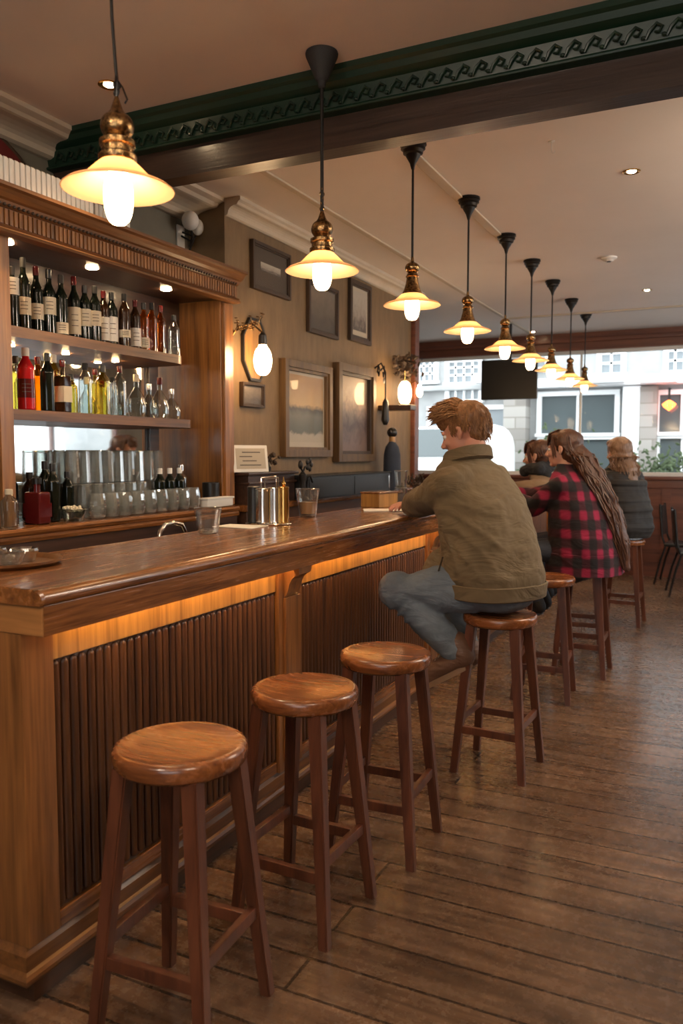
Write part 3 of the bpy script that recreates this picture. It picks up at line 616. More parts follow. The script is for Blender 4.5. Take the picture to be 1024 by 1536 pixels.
# sink bench behind bar and tap
t = thing('bar_sink', 'low steel sink bench behind the bar with a curved chrome tap', 'sink', (-2.28, 2.9, 0))
MB().bx(-0.11, 0.11, -0.5, 0.6, 0, 0.90, bev=0.004).build('bench', M['black_m'], t)
MB().bx(-0.115, 0.115, -0.5, 0.6, 0.9, 0.915, bev=0.003).build('drainer', M['chrome'], t)
MB().tube([(0, -0.05, 0.915), (0, -0.05, 1.10), (0, -0.035, 1.150), (0, 0.0, 1.178), (0, 0.06, 1.183), (0, 0.12, 1.17), (0, 0.15, 1.13), (0, 0.152, 1.09)], 0.011, 12).build('tap', M['chrome'], t)

# ================================================================== BACK BAR CABINET
CY0, CY1 = -0.6, 4.03
cab = thing('back_bar_cabinet', 'tall wooden back-bar cabinet with dentilled cornice, mirror and shelves', 'cabinet', (-2.7, 2.4, 0))
def C(mb, name, m_, par=None, **k):
    bmesh.ops.translate(mb.bm, vec=Vector((2.7, -2.4, 0)), verts=mb.bm.verts); return mb.build(name, m_, par or cab, **k)
CF = -2.68
C(MB().bx(X0+0.002, -2.60, CY0, 3.98, 0.0, 1.135), 'base_unit', M['dark_y'])
mb = MB(); pr = [(X0+0.002, 1.135), (X0+0.002, 1.195), (-2.605, 1.195), (-2.590, 1.191), (-2.582, 1.18), (-2.584, 1.168), (-2.592, 1.160), (-2.585, 1.150), (-2.590, 1.135)]
C(mb.prism(pr, 'y', CY0, 3.985), 'worktop', M['bar_y'])
C(MB().bx(X0+0.004, X0+0.02, 2.38, 3.93, 1.196, 2.03), 'mirror', M['mirror'])
C(MB().bx(X0+0.004, X0+0.02, CY0, 3.93, 2.03, 2.40), 'back_board', M['dark_y'])
C(MB().bx(X0+0.002, CF+0.01, 3.93, 4.03, 1.196, 2.39, bev=0.004), 'side_panel', M['cab'])
C(MB().bx(CF+0.006, CF+0.03, 3.945, 4.035, 1.196, 2.37, bev=0.004), 'side_stile', M['cab'])
C(MB().bx(X0+0.002, CF+0.02, 2.34, 2.41, 1.196, 2.39, bev=0.004), 'upright_post', M['cab'])
C(MB().bx(X0+0.02, X0+0.04, 3.62, 3.70, 1.196, 2.03, bev=0.003), 'mirror_stile', M['dark_y'])
def shelf(z, ye):
    pr_ = [(X0+0.02, 2.41), (CF, 2.41), (CF, ye-0.10)] + [(CF-0.10+0.10*cos(R(a)), ye-0.10+0.10*sin(R(a))) for a in (20, 45, 70, 90)] + [(X0+0.02, ye)]
    return C(MB().prism(pr_, 'z', z-0.045, z), 'shelf', M['cab_y'])
SZ1, SZ2 = 2.028, 1.685
shelf(SZ1, 3.64); shelf(SZ2, 3.72)
# entablature
C(MB().bx(X0+0.002, -2.655, CY0, 4.03, 2.385, 2.405), 'soffit', M['dark_y'])
mb = MB(); pr = [(-2.655, 2.375), (-2.60, 2.375), (-2.595, 2.385), (-2.61, 2.395), (-2.602, 2.402), (-2.622, 2.408)]
pr += [(-2.622, 2.475), (-2.615, 2.478), (-2.605, 2.486), (-2.600, 2.498), (-2.585, 2.503), (-2.572, 2.516), (-2.562, 2.530), (-2.545, 2.536), (-2.545, 2.550), (X0+0.002, 2.550), (X0+0.002, 2.405), (-2.655, 2.405)]
C(mb.prism(pr, 'y', CY0, 4.035), 'cornice', M['cab_y'], smooth=False)
fl = MB(); n = 100; sp = (4.02-1.6)/n
for k in range(n): fl.bx(-2.626, -2.615, 1.6+sp*k+sp*0.14, 1.6+sp*(k+0.86), 2.410, 2.472, bev=0.003)
C(fl, 'fluted_frieze', M['cab'])
bd = MB(); yy = 1.6
while yy < 4.02: bd.ball((-2.606, yy, 2.484), 0.0085, sub=1); yy += 0.024
C(bd, 'bead_moulding', M['gilt_d'])
for q, y_ in enumerate((at(148, 408, x=-2.72).y, at(258, 441, x=-2.72).y, at(20, 370, x=-2.72).y)):
    o = C(MB().lathe([(0, 0), (0.026, 0), (0.030, -0.004), (0.026, -0.006), (0, -0.005)], 24, (-2.76, y_, 2.3845)), 'cabinet_spot', M['puck'])
for y_ in (2.62, 2.95, 3.3):
    C(MB().lathe([(0, 0), (0.016, 0), (0.018, -0.003), (0.016, -0.005), (0, -0.004)], 20, (-2.90, y_, SZ1-0.0455)), 'shelf_spot', M['puck2'])

# ---- bottles
def bottle(loc, kind, label, group, m_, cap, h=0.27, r=0.034, lab=None, lm=None, sq=False, rz=0):
    t = thing(kind, label, 'bottle', loc, rz, group)
    if sq: b = MB(); b.bx(-r, r, -r*0.8, r*0.8, 0, h*0.70, bev=r*0.25); b.lathe([(r*0.35, h*0.69), (r*0.32, h*0.78), (r*0.32, h*0.88), (0, h*0.88)], 20)
    else:
        sh_ = {'wine': 0.62, 'spirit': 0.66, 'round': 0.45}.get('wine' if h > 0.28 else 'spirit')
        b = MB().lathe([(0, 0.004), (r*0.8, 0.0), (r*0.98, 0.006), (r, 0.014), (r, h*sh_), (r*0.92, h*(sh_+0.05)), (r*0.62, h*(sh_+0.12)), (r*0.42, h*(sh_+0.17)), (r*0.38, h*0.88), (r*0.38, h*0.93), (0, h*0.93)], 24)
    b.build('glass_body', m_, t)
    MB().lathe([(r*0.44, h*0.865), (r*0.45, h*0.87), (r*0.45, h*0.985), (r*0.40, h), (0, h)], 20).build('cap', cap, t)
    if lab:
        z0_, z1_ = lab
        if sq: MB().bx(-r-0.001, r+0.001, -r*0.8-0.001, r*0.8+0.001, h*z0_, h*z1_).build('label', lm or M['cream'], t)
        else:
            MB().lathe([(r+0.0004, h*z0_), (r+0.0009, h*z0_+0.001), (r+0.0009, h*z1_-0.001), (r+0.0004, h*z1_)], 24).build('label', lm or M['cream'], t)
            o = MB()
            for q in range(3): zz = h*(z0_+(z1_-z0_)*(0.3+0.2*q)); a0 = R(-70); rr = r+0.0014; o.rings([[Vector((rr*cos(a0+R(12*j)), rr*sin(a0+R(12*j)), zz+dz)) for j in range(6)] for dz in (0, 0.003)], cap=False)
            o.build('label_print', M['ink'], t)
    return t
caps = [M['black'], M['black_m'], M['bottle_m'], M['cream']]
wx = -2.79
ordn = ['first', 'second', 'third', 'fourth', 'fifth', 'sixth', 'seventh', 'eighth', 'ninth', 'tenth', 'eleventh', 'twelfth', 'thirteenth', 'fourteenth', 'fifteenth', 'sixteenth', 'seventeenth', 'eighteenth']
def wpy(px, X): return at(px, 500, x=X).y
top = [(20, 'k', 0.27, (0.55, 0.82), 'pale high label'), (37, 'k', 0.315, (0.22, 0.46), 'cream label'), (56, 'k', 0.30, (0.22, 0.45), 'cream label'), (75, 'k', 0.30, (0.32, 0.58), 'cream label'), (93, 'k', 0.285, (0.06, 0.24), 'low cream label'), (112, 'k', 0.30, (0.10, 0.52), 'tall cream label'),
 (128, 'k', 0.27, (0.28, 0.58), 'cream label'), (143, 'k', 0.275, (0.30, 0.56), 'short cream label'), (156, 'b', 0.27, (0.10, 0.52), 'white label'), (168, 'k', 0.27, (0.10, 0.55), 'white label'), (187, 'b', 0.275, (0.20, 0.34), 'dark body'), (203, 'b', 0.265, (0.1, 0.45), 'pale label'),
 (216, 'a', 0.26, (0.1, 0.3), 'amber glass'), (228, 'a', 0.265, None, 'glowing amber glass'), (241, 'a', 0.27, None, 'glowing amber glass'), (261, 'c', 0.235, None, 'straight clear body')]
mk = {'k': M['bottle_k'], 'b': M['bottle_b'], 'a': M['bottle_a'], 'c': M['bottle_c'], 'y': M['bottle_y'], 'g': M['bottle_g']}
for i, (px, mm_, h, lb, d) in enumerate(top):
    x_ = wx + (0.018 if i % 3 == 1 else -0.008 if i % 3 == 2 else 0)
    bottle((x_, wpy(px, x_), SZ1+0.0005), 'wine_bottle' if mm_ in 'kb' else 'spirit_bottle', '%s bottle from the left on the top shelf, %s' % (ordn[i], d), 'bottles on the top shelf', mk[mm_], caps[i % 3], h, 0.029 if i != 15 else 0.034, lb, M['paper'] if 'white' in d or 'pale' in d else M['cream'])
mid = [(22, 'c', 0.24, 'pale tall bottle with a paper label'), (37, 'r', 0.27, 'bright red bottle'), (55, 'a', 0.25, 'honey coloured bottle'), (69, 'k', 0.26, 'black bottle'), (79, 'y', 0.27, 'yellow bottle with pale stopper'), (92, 'b', 0.24, 'dark bottle with gold liquid'), (104, 'y', 0.19, 'small yellow-green bottle'), (126, 'c', 0.24, 'clear bottle lit from behind'), (141, 'y', 0.23, 'pale gold bottle'), (152, 'y', 0.24, 'squat gold bottle'), (166, 'c', 0.20, 'clear bottle behind others'), (178, 'c', 0.25, 'clear bottle with gold cap')]
for i, (px, mm_, h, d) in enumerate(mid):
    x_ = wx + (0.04 if i % 2 else -0.035)
    bottle((x_, wpy(px, x_), SZ2+0.0005), 'spirit_bottle', '%s bottle from the left on the middle shelf, %s' % (ordn[i], d), 'bottles on the middle shelf', M['bottle_r'] if mm_ == 'r' else mk[mm_], M['white'] if i in (1, 4) else caps[i % 3], h, 0.036 if i in (1, 9) else 0.031, (0.2, 0.5) if mm_ in 'krb' and i != 3 else None, M['bottle_m'] if mm_ == 'r' else M['cream'], sq=(i in (5, 8)))
def decanter(loc, label, cap, r=0.062, h=0.20):
    t = thing('round_decanter', label, 'decanter', loc, group='round clear decanters')
    MB().lathe([(0, 0), (r*0.7, 0.0), (r*0.95, h*0.12), (r, h*0.28), (r*0.88, h*0.45), (r*0.5, h*0.60), (r*0.26, h*0.70), (r*0.26, h*0.86), (0, h*0.86)], 22).build('glass_body', M['bottle_c'], t, ang=20)
    MB().lathe([(r*0.3, h*0.83), (r*0.32, h*0.84), (r*0.30, h), (0, h)], 18).build('stopper', cap, t)
    return t
for px, dx, cap, h, lb in ((203, 0.0, M['cream'], 0.225, 'round clear decanter with pale stopper on the middle shelf'), (222, -0.05, M['chrome'], 0.19, 'clear decanter with steel stopper standing behind on the middle shelf'), (238, 0.03, M['bottle_m'], 0.22, 'round clear decanter with dark red stopper on the middle shelf'), (256, 0.0, M['chrome'], 0.17, 'low round decanter at the right end of the middle shelf')):
    x_ = wx + dx; decanter((x_, wpy(px, x_), SZ2+0.0005), lb, cap, 0.050, h)
# ---- counter level: bottles at left, glassware
WZ = 1.1955
for i, (px, dx, mm_, h, r_, sq, d) in enumerate(((49, 0.10, 'm', 0.20, 0.045, True, 'square maroon bottle'), (62, 0.0, 'k', 0.27, 0.034, False, 'dark bottle behind the maroon one'), (73, 0.07, 'k', 0.26, 0.030, False, 'slim black bottle right of the maroon one'), (95, 0.0, 'k', 0.22, 0.030, False, 'dark bottle beside the rows of glasses'), (38, -0.05, 'b', 0.22, 0.034, False, 'brown bottle against the left post'))):
    x_ = -2.78 + dx; bottle((x_, wpy(px, x_), WZ), 'liqueur_bottle', d + ' on the cabinet worktop', 'bottles on the worktop', M['bottle_m'] if mm_ == 'm' else mk[mm_], M['black'], h, r_, (0.15, 0.45) if mm_ == 'm' else None, M['bottle_m'], sq=sq)
bottle((-2.622, wpy(6, -2.622), WZ), 'water_jug', 'clear frosted bottle at the far left edge on the worktop', None, M['bottle_c'], M['cream'], 0.16, 0.035)
t = thing('snack_tub', 'small white plastic tub of nuts in front of the bottles', 'tub', (-2.665, wpy(104, -2.665), WZ))
MB().lathe([(0, 0), (0.044, 0), (0.058, 0.05), (0.062, 0.052), (0.060, 0.055), (0.053, 0.05), (0.041, 0.006), (0, 0.006)], 28).build('tub_body', M['bottle_c'], t)
mb = MB()
for k in range(46): a_ = random.random()*6.28; q = random.random()**0.5*0.042; mb.ball((q*cos(a_), q*sin(a_), 0.044+random.random()*0.018), 0.008, sub=1)
tag(mb.build('nuts', M['cream'], t), kind='stuff')
# balloon glasses in a front row, tall glasses behind in stacked rows
def balloon(label):
    t = thing('balloon_glass', label, 'glass', group='round-bellied glasses on the worktop')
    r = 0.0445; MB().lathe([(0, 0.001), (0.030, 0.0), (0.036, 0.006), (r*0.97, 0.035), (r, 0.062), (r*0.93, 0.090), (0.036, 0.118), (0.034, 0.118), (r*0.9, 0.089), (r*0.95, 0.062), (r*0.92, 0.036), (0.030, 0.010), (0, 0.008)], 16).build('bowl', M['milky'], t, ang=15)
    MB().lathe([(0.0, 0.0085), (0.029, 0.0105), (r*0.88, 0.037), (r*0.90, 0.050), (0, 0.050)], 16).build('frosted_inside', M['milky'], t)
    return t
b0 = None
for i in range(9):
    x_ = -2.650; by_ = 2.87 + 0.0925*i; lb = '%s round-bellied glass from the left in the front row on the worktop' % ordn[i]
    if b0 is None: b0 = balloon(lb); b0.location = (x_, by_, WZ)
    else: dup(b0, (x_, by_, WZ), R(17*i), lb)
def highball(label):
    t = thing('highball_glass', label, 'glass', group='upturned tall glasses in the back rows')
    MB().lathe([(0.034, 0.0), (0.036, 0.001), (0.031, 0.155), (0.028, 0.160), (0, 0.160), (0, 0.152), (0.026, 0.151), (0.032, 0.002)], 10).build('glass_wall', M['milky'], t, ang=10)
    MB().lathe([(0, 0.158), (0.026, 0.1585), (0.028, 0.150), (0, 0.146)], 10).build('thick_base', M['bottle_c'], t)
    return t
h0 = None
for row, (x_, n_, zz) in enumerate(((-2.742, 6, WZ), (-2.820, 9, WZ), (-2.898, 9, WZ), (-2.820, 9, WZ+0.1605), (-2.898, 9, WZ+0.1605))):
    for k in range(n_):
        y_ = 2.89 + k * 0.0795 + (random.random()-0.5)*0.006*(row < 3)
        lb = '%s upturned tall glass from the left, %s behind the round-bellied glasses' % (ordn[k], ('front row', 'middle row, lower tier', 'rear row, lower tier', 'middle row, upper tier', 'rear row, upper tier')[row])
        if h0 is None: h0 = highball(lb); h0.location = (x_, y_, zz)
        else: dup(h0, (x_, y_, zz), R(13*k), lb)
for i, (px, d) in enumerate(((246, 'leftmost'), (256, 'middle'), (268, 'rightmost'))):
    bottle((-2.742, 3.45+0.085*i, WZ), 'pourer_bottle', '%s of the three dark bottles with white pourers at the cabinet end' % d, 'bottles with white pourers', M['bottle_k'], M['white'], 0.225, 0.030)
bottle((-2.82, 3.74, WZ), 'pourer_bottle', 'clear bottle with a broad steel cap behind the round-bellied glasses', None, M['bottle_c'], M['chrome'], 0.24, 0.034)
tag(MB().lathe([(0, 0), (0.046, 0), (0.048, 0.004), (0.050, 0.135), (0.047, 0.137), (0.044, 0.132), (0.042, 0.01), (0, 0.01)], 28).build('black_tumbler', M['black'], loc=(-2.70, 3.86, WZ)), 'matt black cylinder pot standing at the right end of the worktop', 'pot')

# ---- on top of the cabinet
bk = None
def spine(label):
    t = thing('book', label, 'book', group='cream-spined volumes on top of the cabinet')
    MB().bx(-0.06, 0.065, -0.0115, 0.0115, 0, 0.150, bev=0.004).build('cover', M['paper'], t)
    MB().bx(-0.058, 0.060, -0.008, 0.008, 0.002, 0.153).build('pages', M['cream'], t); return t
for i in range(36):
    y_ = 2.28 + i*0.0285
    if 2.93 < y_ < 3.03: continue
    x_ = -2.74 if y_ < 2.95 else -2.84
    lb = 'cream-spined book on top of the cabinet, left run behind the cornice' if y_ < 2.95 else 'cream-spined book on top of the cabinet, right run beneath the nearest lamp'
    if bk is None: bk = spine(lb); bk.location = (x_, y_, 2.5505)
    else:
        c = dup(bk, (x_, y_, 2.5505), 0, lb); c['group'] = 'cream-spined books, left run' if y_ < 2.95 else 'cream-spined books, right run'
bk['group'] = 'cream-spined books, left run'
p = at(130, 262, x=-2.84); t = thing('bird_ornament', 'small pale bird ornament perched on top of the books', 'ornament', (p.x, p.y, 2.7045))
organic(MB().ball((0, 0, 0.028), (0.018, 0.026, 0.018), sub=2).ball((0, 0.022, 0.046), 0.012, sub=2).caps([(0, -0.02, 0.028), (0, -0.05, 0.022)], [0.010, 0.004], 8).tube([(0, 0, 0.02), (0, 0, 0)], [0.01, 0.012], 10), 'body', M['white'], t, 0.003, 2)
MB().tube([(0, 0.032, 0.047), (0, 0.046, 0.043)], [0.004, 0.001], 8).build('beak', M['gold'], t)
# red arched panel on the near wall
t = thing('arched_panel', 'dark red round-arched panel on the left wall above the cabinet', 'wall panel', (X0, 2.30, 2.556))
pts = [(0.64*cos(R(a)), 0.42*sin(R(a))) for a in range(0, 181, 9)]
MB().prism(pts, 'x', 0.001, 0.02).build('panel', M['red'], t)
MB().tube([(0.012, u, v) for u, v in pts], 0.012, 8).build('rim', M['gilt_d'], t)
# two-globe sconce
p = at(296, 345, x=-2.93)
t = thing('wall_sconce', 'unlit two-globe wall sconce with black scrolled bracket above the cabinet end', 'wall light', (X0+0.001, 3.97, 2.76))
MB().bx(0, 0.012, -0.035, 0.035, -0.08, 0.09, bev=0.004).build('back_plate', M['white'], t)
MB().tube([(0.01, 0, -0.05), (0.07, 0.0, -0.065), (0.10, 0, 0.0), (0.10, -0.02, 0.04)], 0.007, 8).tube([(0.012, 0.0, 0.03), (0.06, 0.02, 0.0), (0.09, 0.04, 0.03)], 0.006, 8).tube([(0.02, 0, 0.05), (0.09, 0, 0.02), (0.07, 0, -0.04)], 0.005, 8).build('bracket', M['iron'], t)
MB().ball((0.10, -0.03, 0.10), (0.050, 0.050, 0.055)).build('globe', M['white'], t); MB().ball((0.09, 0.055, 0.085), (0.036, 0.036, 0.048)).build('globe', M['white'], t)

# ================================================================== LONG WALL: pictures
def frame(y0, y1, z0, z1, label, fm, inner, name='framed_picture', fw=0.045, mount=None, mw=0.0, tilt=0.0, depth=0.03, lipm=None):
    w_, h_ = y1-y0, z1-z0
    t = thing(name, label, 'picture', (XW+0.001, (y0+y1)/2, z0)); t.rotation_euler = (0, R(tilt), 0)
    def ring(a, b, x0_, x1_):   # rectangular ring from inset a to b
        f = MB(); 
        for s in (-1, 1):
            f.bx(x0_, x1_, s*(w_/2-a) if s < 0 else w_/2-b, s*(w_/2-b) if s < 0 else w_/2-a, a, h_-a, bev=0.003)
        f.bx(x0_, x1_, -w_/2+b, w_/2-b, a, b, bev=0.002); f.bx(x0_, x1_, -w_/2+b, w_/2-b, h_-b, h_-a, bev=0.002); return f
    ring(0, fw*0.7, 0.0, depth).build('frame', fm, t)
    ring(fw*0.7, fw, 0.0, depth*0.7).build('inner_lip', lipm or fm, t)
    MB().bx(0.001, 0.010, -w_/2+fw, w_/2-fw, fw, h_-fw).build('mount' if mount else 'backing', mount or M['mat_card'], t)
    k = fw + mw; kb = k * 1.15 if mw else k
    MB().bx(0.010, 0.012, -w_/2+k, w_/2-k, kb, h_-k).build('print', inner, t)
    MB().bx(0.0135, 0.0145, -w_/2+fw, w_/2-fw, fw, h_-fw).build('glazing', M['picglass'], t)
    return t
frame(4.33, 4.81, 2.53, 2.83, 'dark frame with wide brown mount and a small print, highest picture on the wall', M['gilt_d'], M['pic_sketch'], fw=0.03, mount=M['mat_brown'], mw=0.085)
frame(5.07, 5.55, 2.36, 2.73, 'dim brown picture half hidden behind the second pendant shade', M['gilt_d'], M['pic_brown'], fw=0.035)
frame(5.76, 6.17, 2.39, 2.87, 'tall narrow dark frame with a pale figure sketch', M['gilt_d'], M['pic_sketch'], fw=0.05, mount=M['mat_card'], mw=0.03)
frame(4.69, 5.40, 1.475, 2.135, 'large bronze framed landscape print nearest the cabinet', M['gilt'], M['pic_land'], fw=0.07, mount=M['mat_card'], mw=0.02, depth=0.05, lipm=M['gilt'])
frame(5.49, 6.20, 1.435, 2.19, 'large bronze framed crowd painting, right of the landscape print', M['gilt'], M['pic_crowd'], fw=0.085, depth=0.06, lipm=M['gilt_d'])
frame(4.20, 4.46, 1.79, 1.94, 'small dark plaque under the octagonal wooden board', M['gilt_d'], M['pic_brown'], fw=0.02, name='small_plaque')
# octagonal board
t = thing('octagonal_board', 'amber wooden octagonal board with dark rim on the wall by the bulb', 'wall board', (XW+0.001, 4.36, 2.15))
oc = [(0.15*cos(R(22.5+45*k))*0.95, 0.20*sin(R(22.5+45*k))) for k in range(8)]
MB().prism(oc, 'x', 0, 0.016).build('board', M['rail'], t)
MB().rings([[Vector((x_, u*s, v*s)) for u, v in oc] for s, x_ in ((0.97, 0.0), (1.06, 0.0), (1.06, 0.022), (0.97, 0.022))], cap=False, close=True).build('rim', M['black'], t)
def sconce(loc, label, mk_):
    t = thing('bulb_sconce', label, 'wall light', loc); return t
def bigbulb(mb, c, r=0.05, h=0.15, up=False):
    pf = [(0.017, h*0.5)] + [(r*sin(R(25+k*15.5))**0.8, h*0.42*cos(R(25+k*15.5)) - (0.004)) for k in range(10)] + [(0, -h*0.43)]
    if up: pf = [(a, -b) for a, b in reversed(pf)]
    return mb.lathe(pf, 26, c)
p = at(394, 540, x=-2.52)
t = thing('bulb_sconce', 'lit bare bulb hanging from a twiggy bronze bracket beside the octagonal board', 'wall light', (XW, p.y, p.z))
bigbulb(MB(), (p.x-XW, 0, 0), 0.055, 0.21).build('bulb', M['bulb'], t)
MB().lathe([(0, 0.165), (0.012, 0.16), (0.024, 0.145), (0.026, 0.105), (0.022, 0.085), (0, 0.085)], 20, (p.x-XW, 0, 0)).build('socket', M['black'], t)
mb = MB().tube([(0, -0.06, 0.12), (0.06, -0.05, 0.20), (0.14, -0.02, 0.215), (p.x-XW, 0, 0.16)], 0.006, 8)
for k in range(16):
    s = random.random(); b_ = Vector((0.03+0.15*s, -0.06+0.05*s, 0.17+0.04*s)); d = Vector((random.uniform(-.03, .05), random.uniform(-.06, .06), random.uniform(-.01, .07))); mb.tube([b_, b_+d*0.6, b_+d+Vector((0, 0.01, -0.01))], [0.004, 0.004, 0.001], 6); mb.ball(b_+d, (0.010, 0.014, 0.004), sub=1)
mb.build('bracket', M['brass'], t); MB().bx(0, 0.01, -0.09, -0.03, 0.05, 0.17, bev=0.003).build('back_plate', M['iron'], t)
p = at(607, 590, x=-2.50)
t = thing('bulb_sconce', 'lit upright bulb on a dark shelf bracket at the far end of the wall', 'wall light', (XW, p.y, p.z))
bigbulb(MB(), (p.x-XW, 0, 0.0), 0.058, 0.24, up=True).build('bulb', M['bulb'], t)
MB().bx(0, p.x-XW+0.08, -0.07, 0.07, -0.145, -0.100, bev=0.006).lathe([(0, -0.095), (0.045, -0.10), (0.05, -0.09), (0, -0.085)], 20, (p.x-XW, 0, 0)).build('bracket_shelf', M['dark_y'], t)
MB().tube([(p.x-XW, 0, 0.10), (p.x-XW, 0, 0.19)], 0.006, 8).build('stem', M['gold'], t)
# dried hops / iron leaf cluster above it
p2 = at(615, 545, x=-2.56)
t = thing('dried_garland', 'brown dried leaf cluster hanging over the far wall light', 'garland', (XW, p2.y, p2.z))
mb = MB(); mb.tube([(0, 0, 0.0), (0.10, 0, 0.03), (0.22, 0, 0)], 0.010, 6)
for k in range(110):
    c_ = Vector((random.uniform(0.02, 0.22), random.gauss(0, 0.09), random.uniform(-0.12, 0.07))); e = Euler((random.random()*6, random.random()*6, 0)).to_matrix().to_4x4(); mb.ball(c_, (0.026, 0.014, 0.004), e, sub=1)
mb.build('dried_leaves', M['gilt_d'], t)
p3 = at(635, 588, x=-2.62)
t = thing('bulb_sconce', 'small lit bulb at the very end of the wall by the window', 'wall light', (XW, 7.13, p3.z))
bigbulb(MB(), (0.10, 0, 0), 0.030, 0.12).build('bulb', M['bulb'], t); MB().tube([(0, 0, 0.07), (0.06, 0, 0.10), (0.10, 0, 0.055)], 0.006, 8).build('arm', M['brass'], t)
# iron rod bracket
p = at(574, 550, x=-2.62); 
t = thing('iron_hanger', 'black wrought-iron hanger with scrolls and a long black rod on the wall', 'hanger', (XW, p.y+0.06, 2.02))
mb = MB().tube([(0.10, 0, 0.16), (0.10, 0, -0.12)], 0.007, 8).tube([(0, 0, 0.20), (0.06, 0.0, 0.24), (0.10, 0, 0.16)], 0.008, 8)
for s in (-1, 1): mb.tube([(0.05, s*0.01, 0.18), (0.06, s*0.06, 0.22), (0.06, s*0.08, 0.16), (0.06, s*0.05, 0.13), (0.06, s*0.04, 0.17)], 0.007, 8)
mb.lathe([(0.012, -0.004), (0.026, 0), (0.012, 0.004)], 16, (0.10, -0.03, 0.09), Euler((0, R(90), 0)).to_matrix().to_4x4())
mb.build('scrollwork', M['iron'], t)
MB().tube([(0.10, 0, -0.06), (0.10, 0, -0.09), (0.10, 0, -0.24), (0.10, 0, -0.28)], [0.010, 0.026, 0.036, 0.018], 12).build('handle', M['black'], t)

# ---- back counter right of the cabinet
t = thing('back_counter', 'dark back counter running along the wall past the cabinet', 'counter', (-2.58, 5.0, 0))
MB().bx(-0.138, 0.0, -0.95, 2.1, 0, 1.15).build('base', M['plinth'], t)
MB().bx(-0.138, 0.02, -0.97, 2.1, 1.15, 1.19, bev=0.006).build('top', M['bar_y'], t)
t = thing('raised_shelf_unit', 'dark wooden raised shelf holding the framed card', 'shelf', (-2.63, 4.26, 1.1905))
MB().bx(-0.085, 0.04, -0.17, 0.40, 0.0005, 0.175).build('body', M['dark_y'], t)
mb = MB().bx(-0.085, 0.065, -0.20, 0.42, 0.175, 0.195, bev=0.006).bx(-0.085, 0.055, -0.18, 0.41, 0.120, 0.135, bev=0.004); mb.build('top', M['dark_y'], t)
tag(MB().bx(-0.028, 0.028, -0.13, 0.13, 0, 0.05, bev=0.010).bx(-0.032, 0.032, -0.134, 0.134, 0.045, 0.056, bev=0.003).build('white_tray', M['white'], loc=(-2.46, 4.22, 1.19)), 'narrow white enamel tray at the right end of the cabinet worktop', 'tray')
bpy.data.objects['white_tray'].location = (-2.618, 3.80, WZ)
p = at(376, 705, x=-2.60)
t = thing('framed_card', 'small white printed card in a pale frame leaning on the raised shelf', 'card', (-2.60, 4.14, 1.3855), R(-25)); t.rotation_euler = (0, R(-8), R(-25))
MB().bx(-0.008, 0.008, -0.125, 0.125, 0, 0.165, bev=0.004).build('frame', M['paper'], t); MB().bx(0.008, 0.0092, -0.105, 0.105, 0.02, 0.145).build('card', M['mat_card'], t)
mb = MB()
for q in range(4): mb.bx(0.0092, 0.0100, -0.08 + (0.02 if q % 2 else 0), 0.07 - 0.03*(q % 3), 0.04+q*0.026, 0.046+q*0.026)
mb.build('card_print', M['ink'], t)
def twigs(c, label, n, s, m_, nm='dried_flowers'):
    t = thing(nm, label, 'flowers', c); mb = MB()
    for k in range(n):
        d = Vector((random.uniform(-.5, .5), random.uniform(-1, 1), random.uniform(0.3, 1))).normalized()*s*random.uniform(.6, 1); mb.tube([(0, 0, 0.03), d*0.6+Vector((0, 0, 0.03)), d+Vector((0, 0, 0.02))], [0.003, 0.003, 0.001], 5); mb.ball(d+Vector((0, 0, 0.02)), 0.016*random.uniform(.6, 1.2), sub=1)
    mb.build('blooms', m_, t); MB().lathe([(0, 0), (0.03, 0), (0.036, 0.03), (0.022, 0.06), (0, 0.06)], 16).build('pot', M['black'], t); return t
twigs((-2.70+0.03, 4.10, 1.3855), 'dark dried flower pot behind the framed card', 18, 0.12, M['gilt_d']).location = (-2.665, 4.42, 1.3855)
# tall black cabinet
t = thing('bottle_fridge', 'long low black cabinet behind the bar below the big pictures', 'fridge', (-2.60, 5.4, 1.1905))
MB().bx(-0.11, 0.10, -0.72, 0.72, 0, 0.15, bev=0.005).build('body', M['black'], t); MB().bx(-0.115, 0.108, -0.73, 0.73, 0.15, 0.162, bev=0.003).build('top', M['black_m'], t)
MB().bx(0.10, 0.103, -0.70, -0.02, 0.01, 0.14).bx(0.10, 0.103, 0.02, 0.70, 0.01, 0.14).build('door', M['black'], t)
MB().tube([(0.115, 0.66, 0.03), (0.115, 0.66, 0.13)], 0.004, 8).build('handle', M['chrome'], t)
# beer fonts near the caddy (dark taps with flower shape)
p = at(447, 730, x=-2.50)
t = thing('beer_tap', 'dark ornate beer tap silhouetted behind the caddy', 'beer tap', (-2.505, 4.62, 1.1905))
MB().lathe([(0, 0), (0.04, 0), (0.042, 0.01), (0.022, 0.03), (0.018, 0.12), (0.026, 0.14), (0.026, 0.17), (0.010, 0.19), (0, 0.19)], 24).build('column', M['iron'], t)
mb = MB().tube([(0, 0, 0.15), (0.03, 0.05, 0.16), (0.03, 0.08, 0.12)], 0.008, 8)
for a in range(5): mb.ball((0, 0.09+0.03*cos(a*1.256), 0.235+0.03*sin(a*1.256)), (0.01, 0.02, 0.02), sub=2)
mb.tube([(0, 0, 0.18), (0, 0.03, 0.22), (0, 0.09, 0.235)], 0.006, 8).ball((0, -0.03, 0.235), (0.015, 0.022, 0.03), sub=2).tube([(0, 0, 0.19), (0, -0.03, 0.22)], 0.006, 8)
mb.build('handles', M['iron'], t)
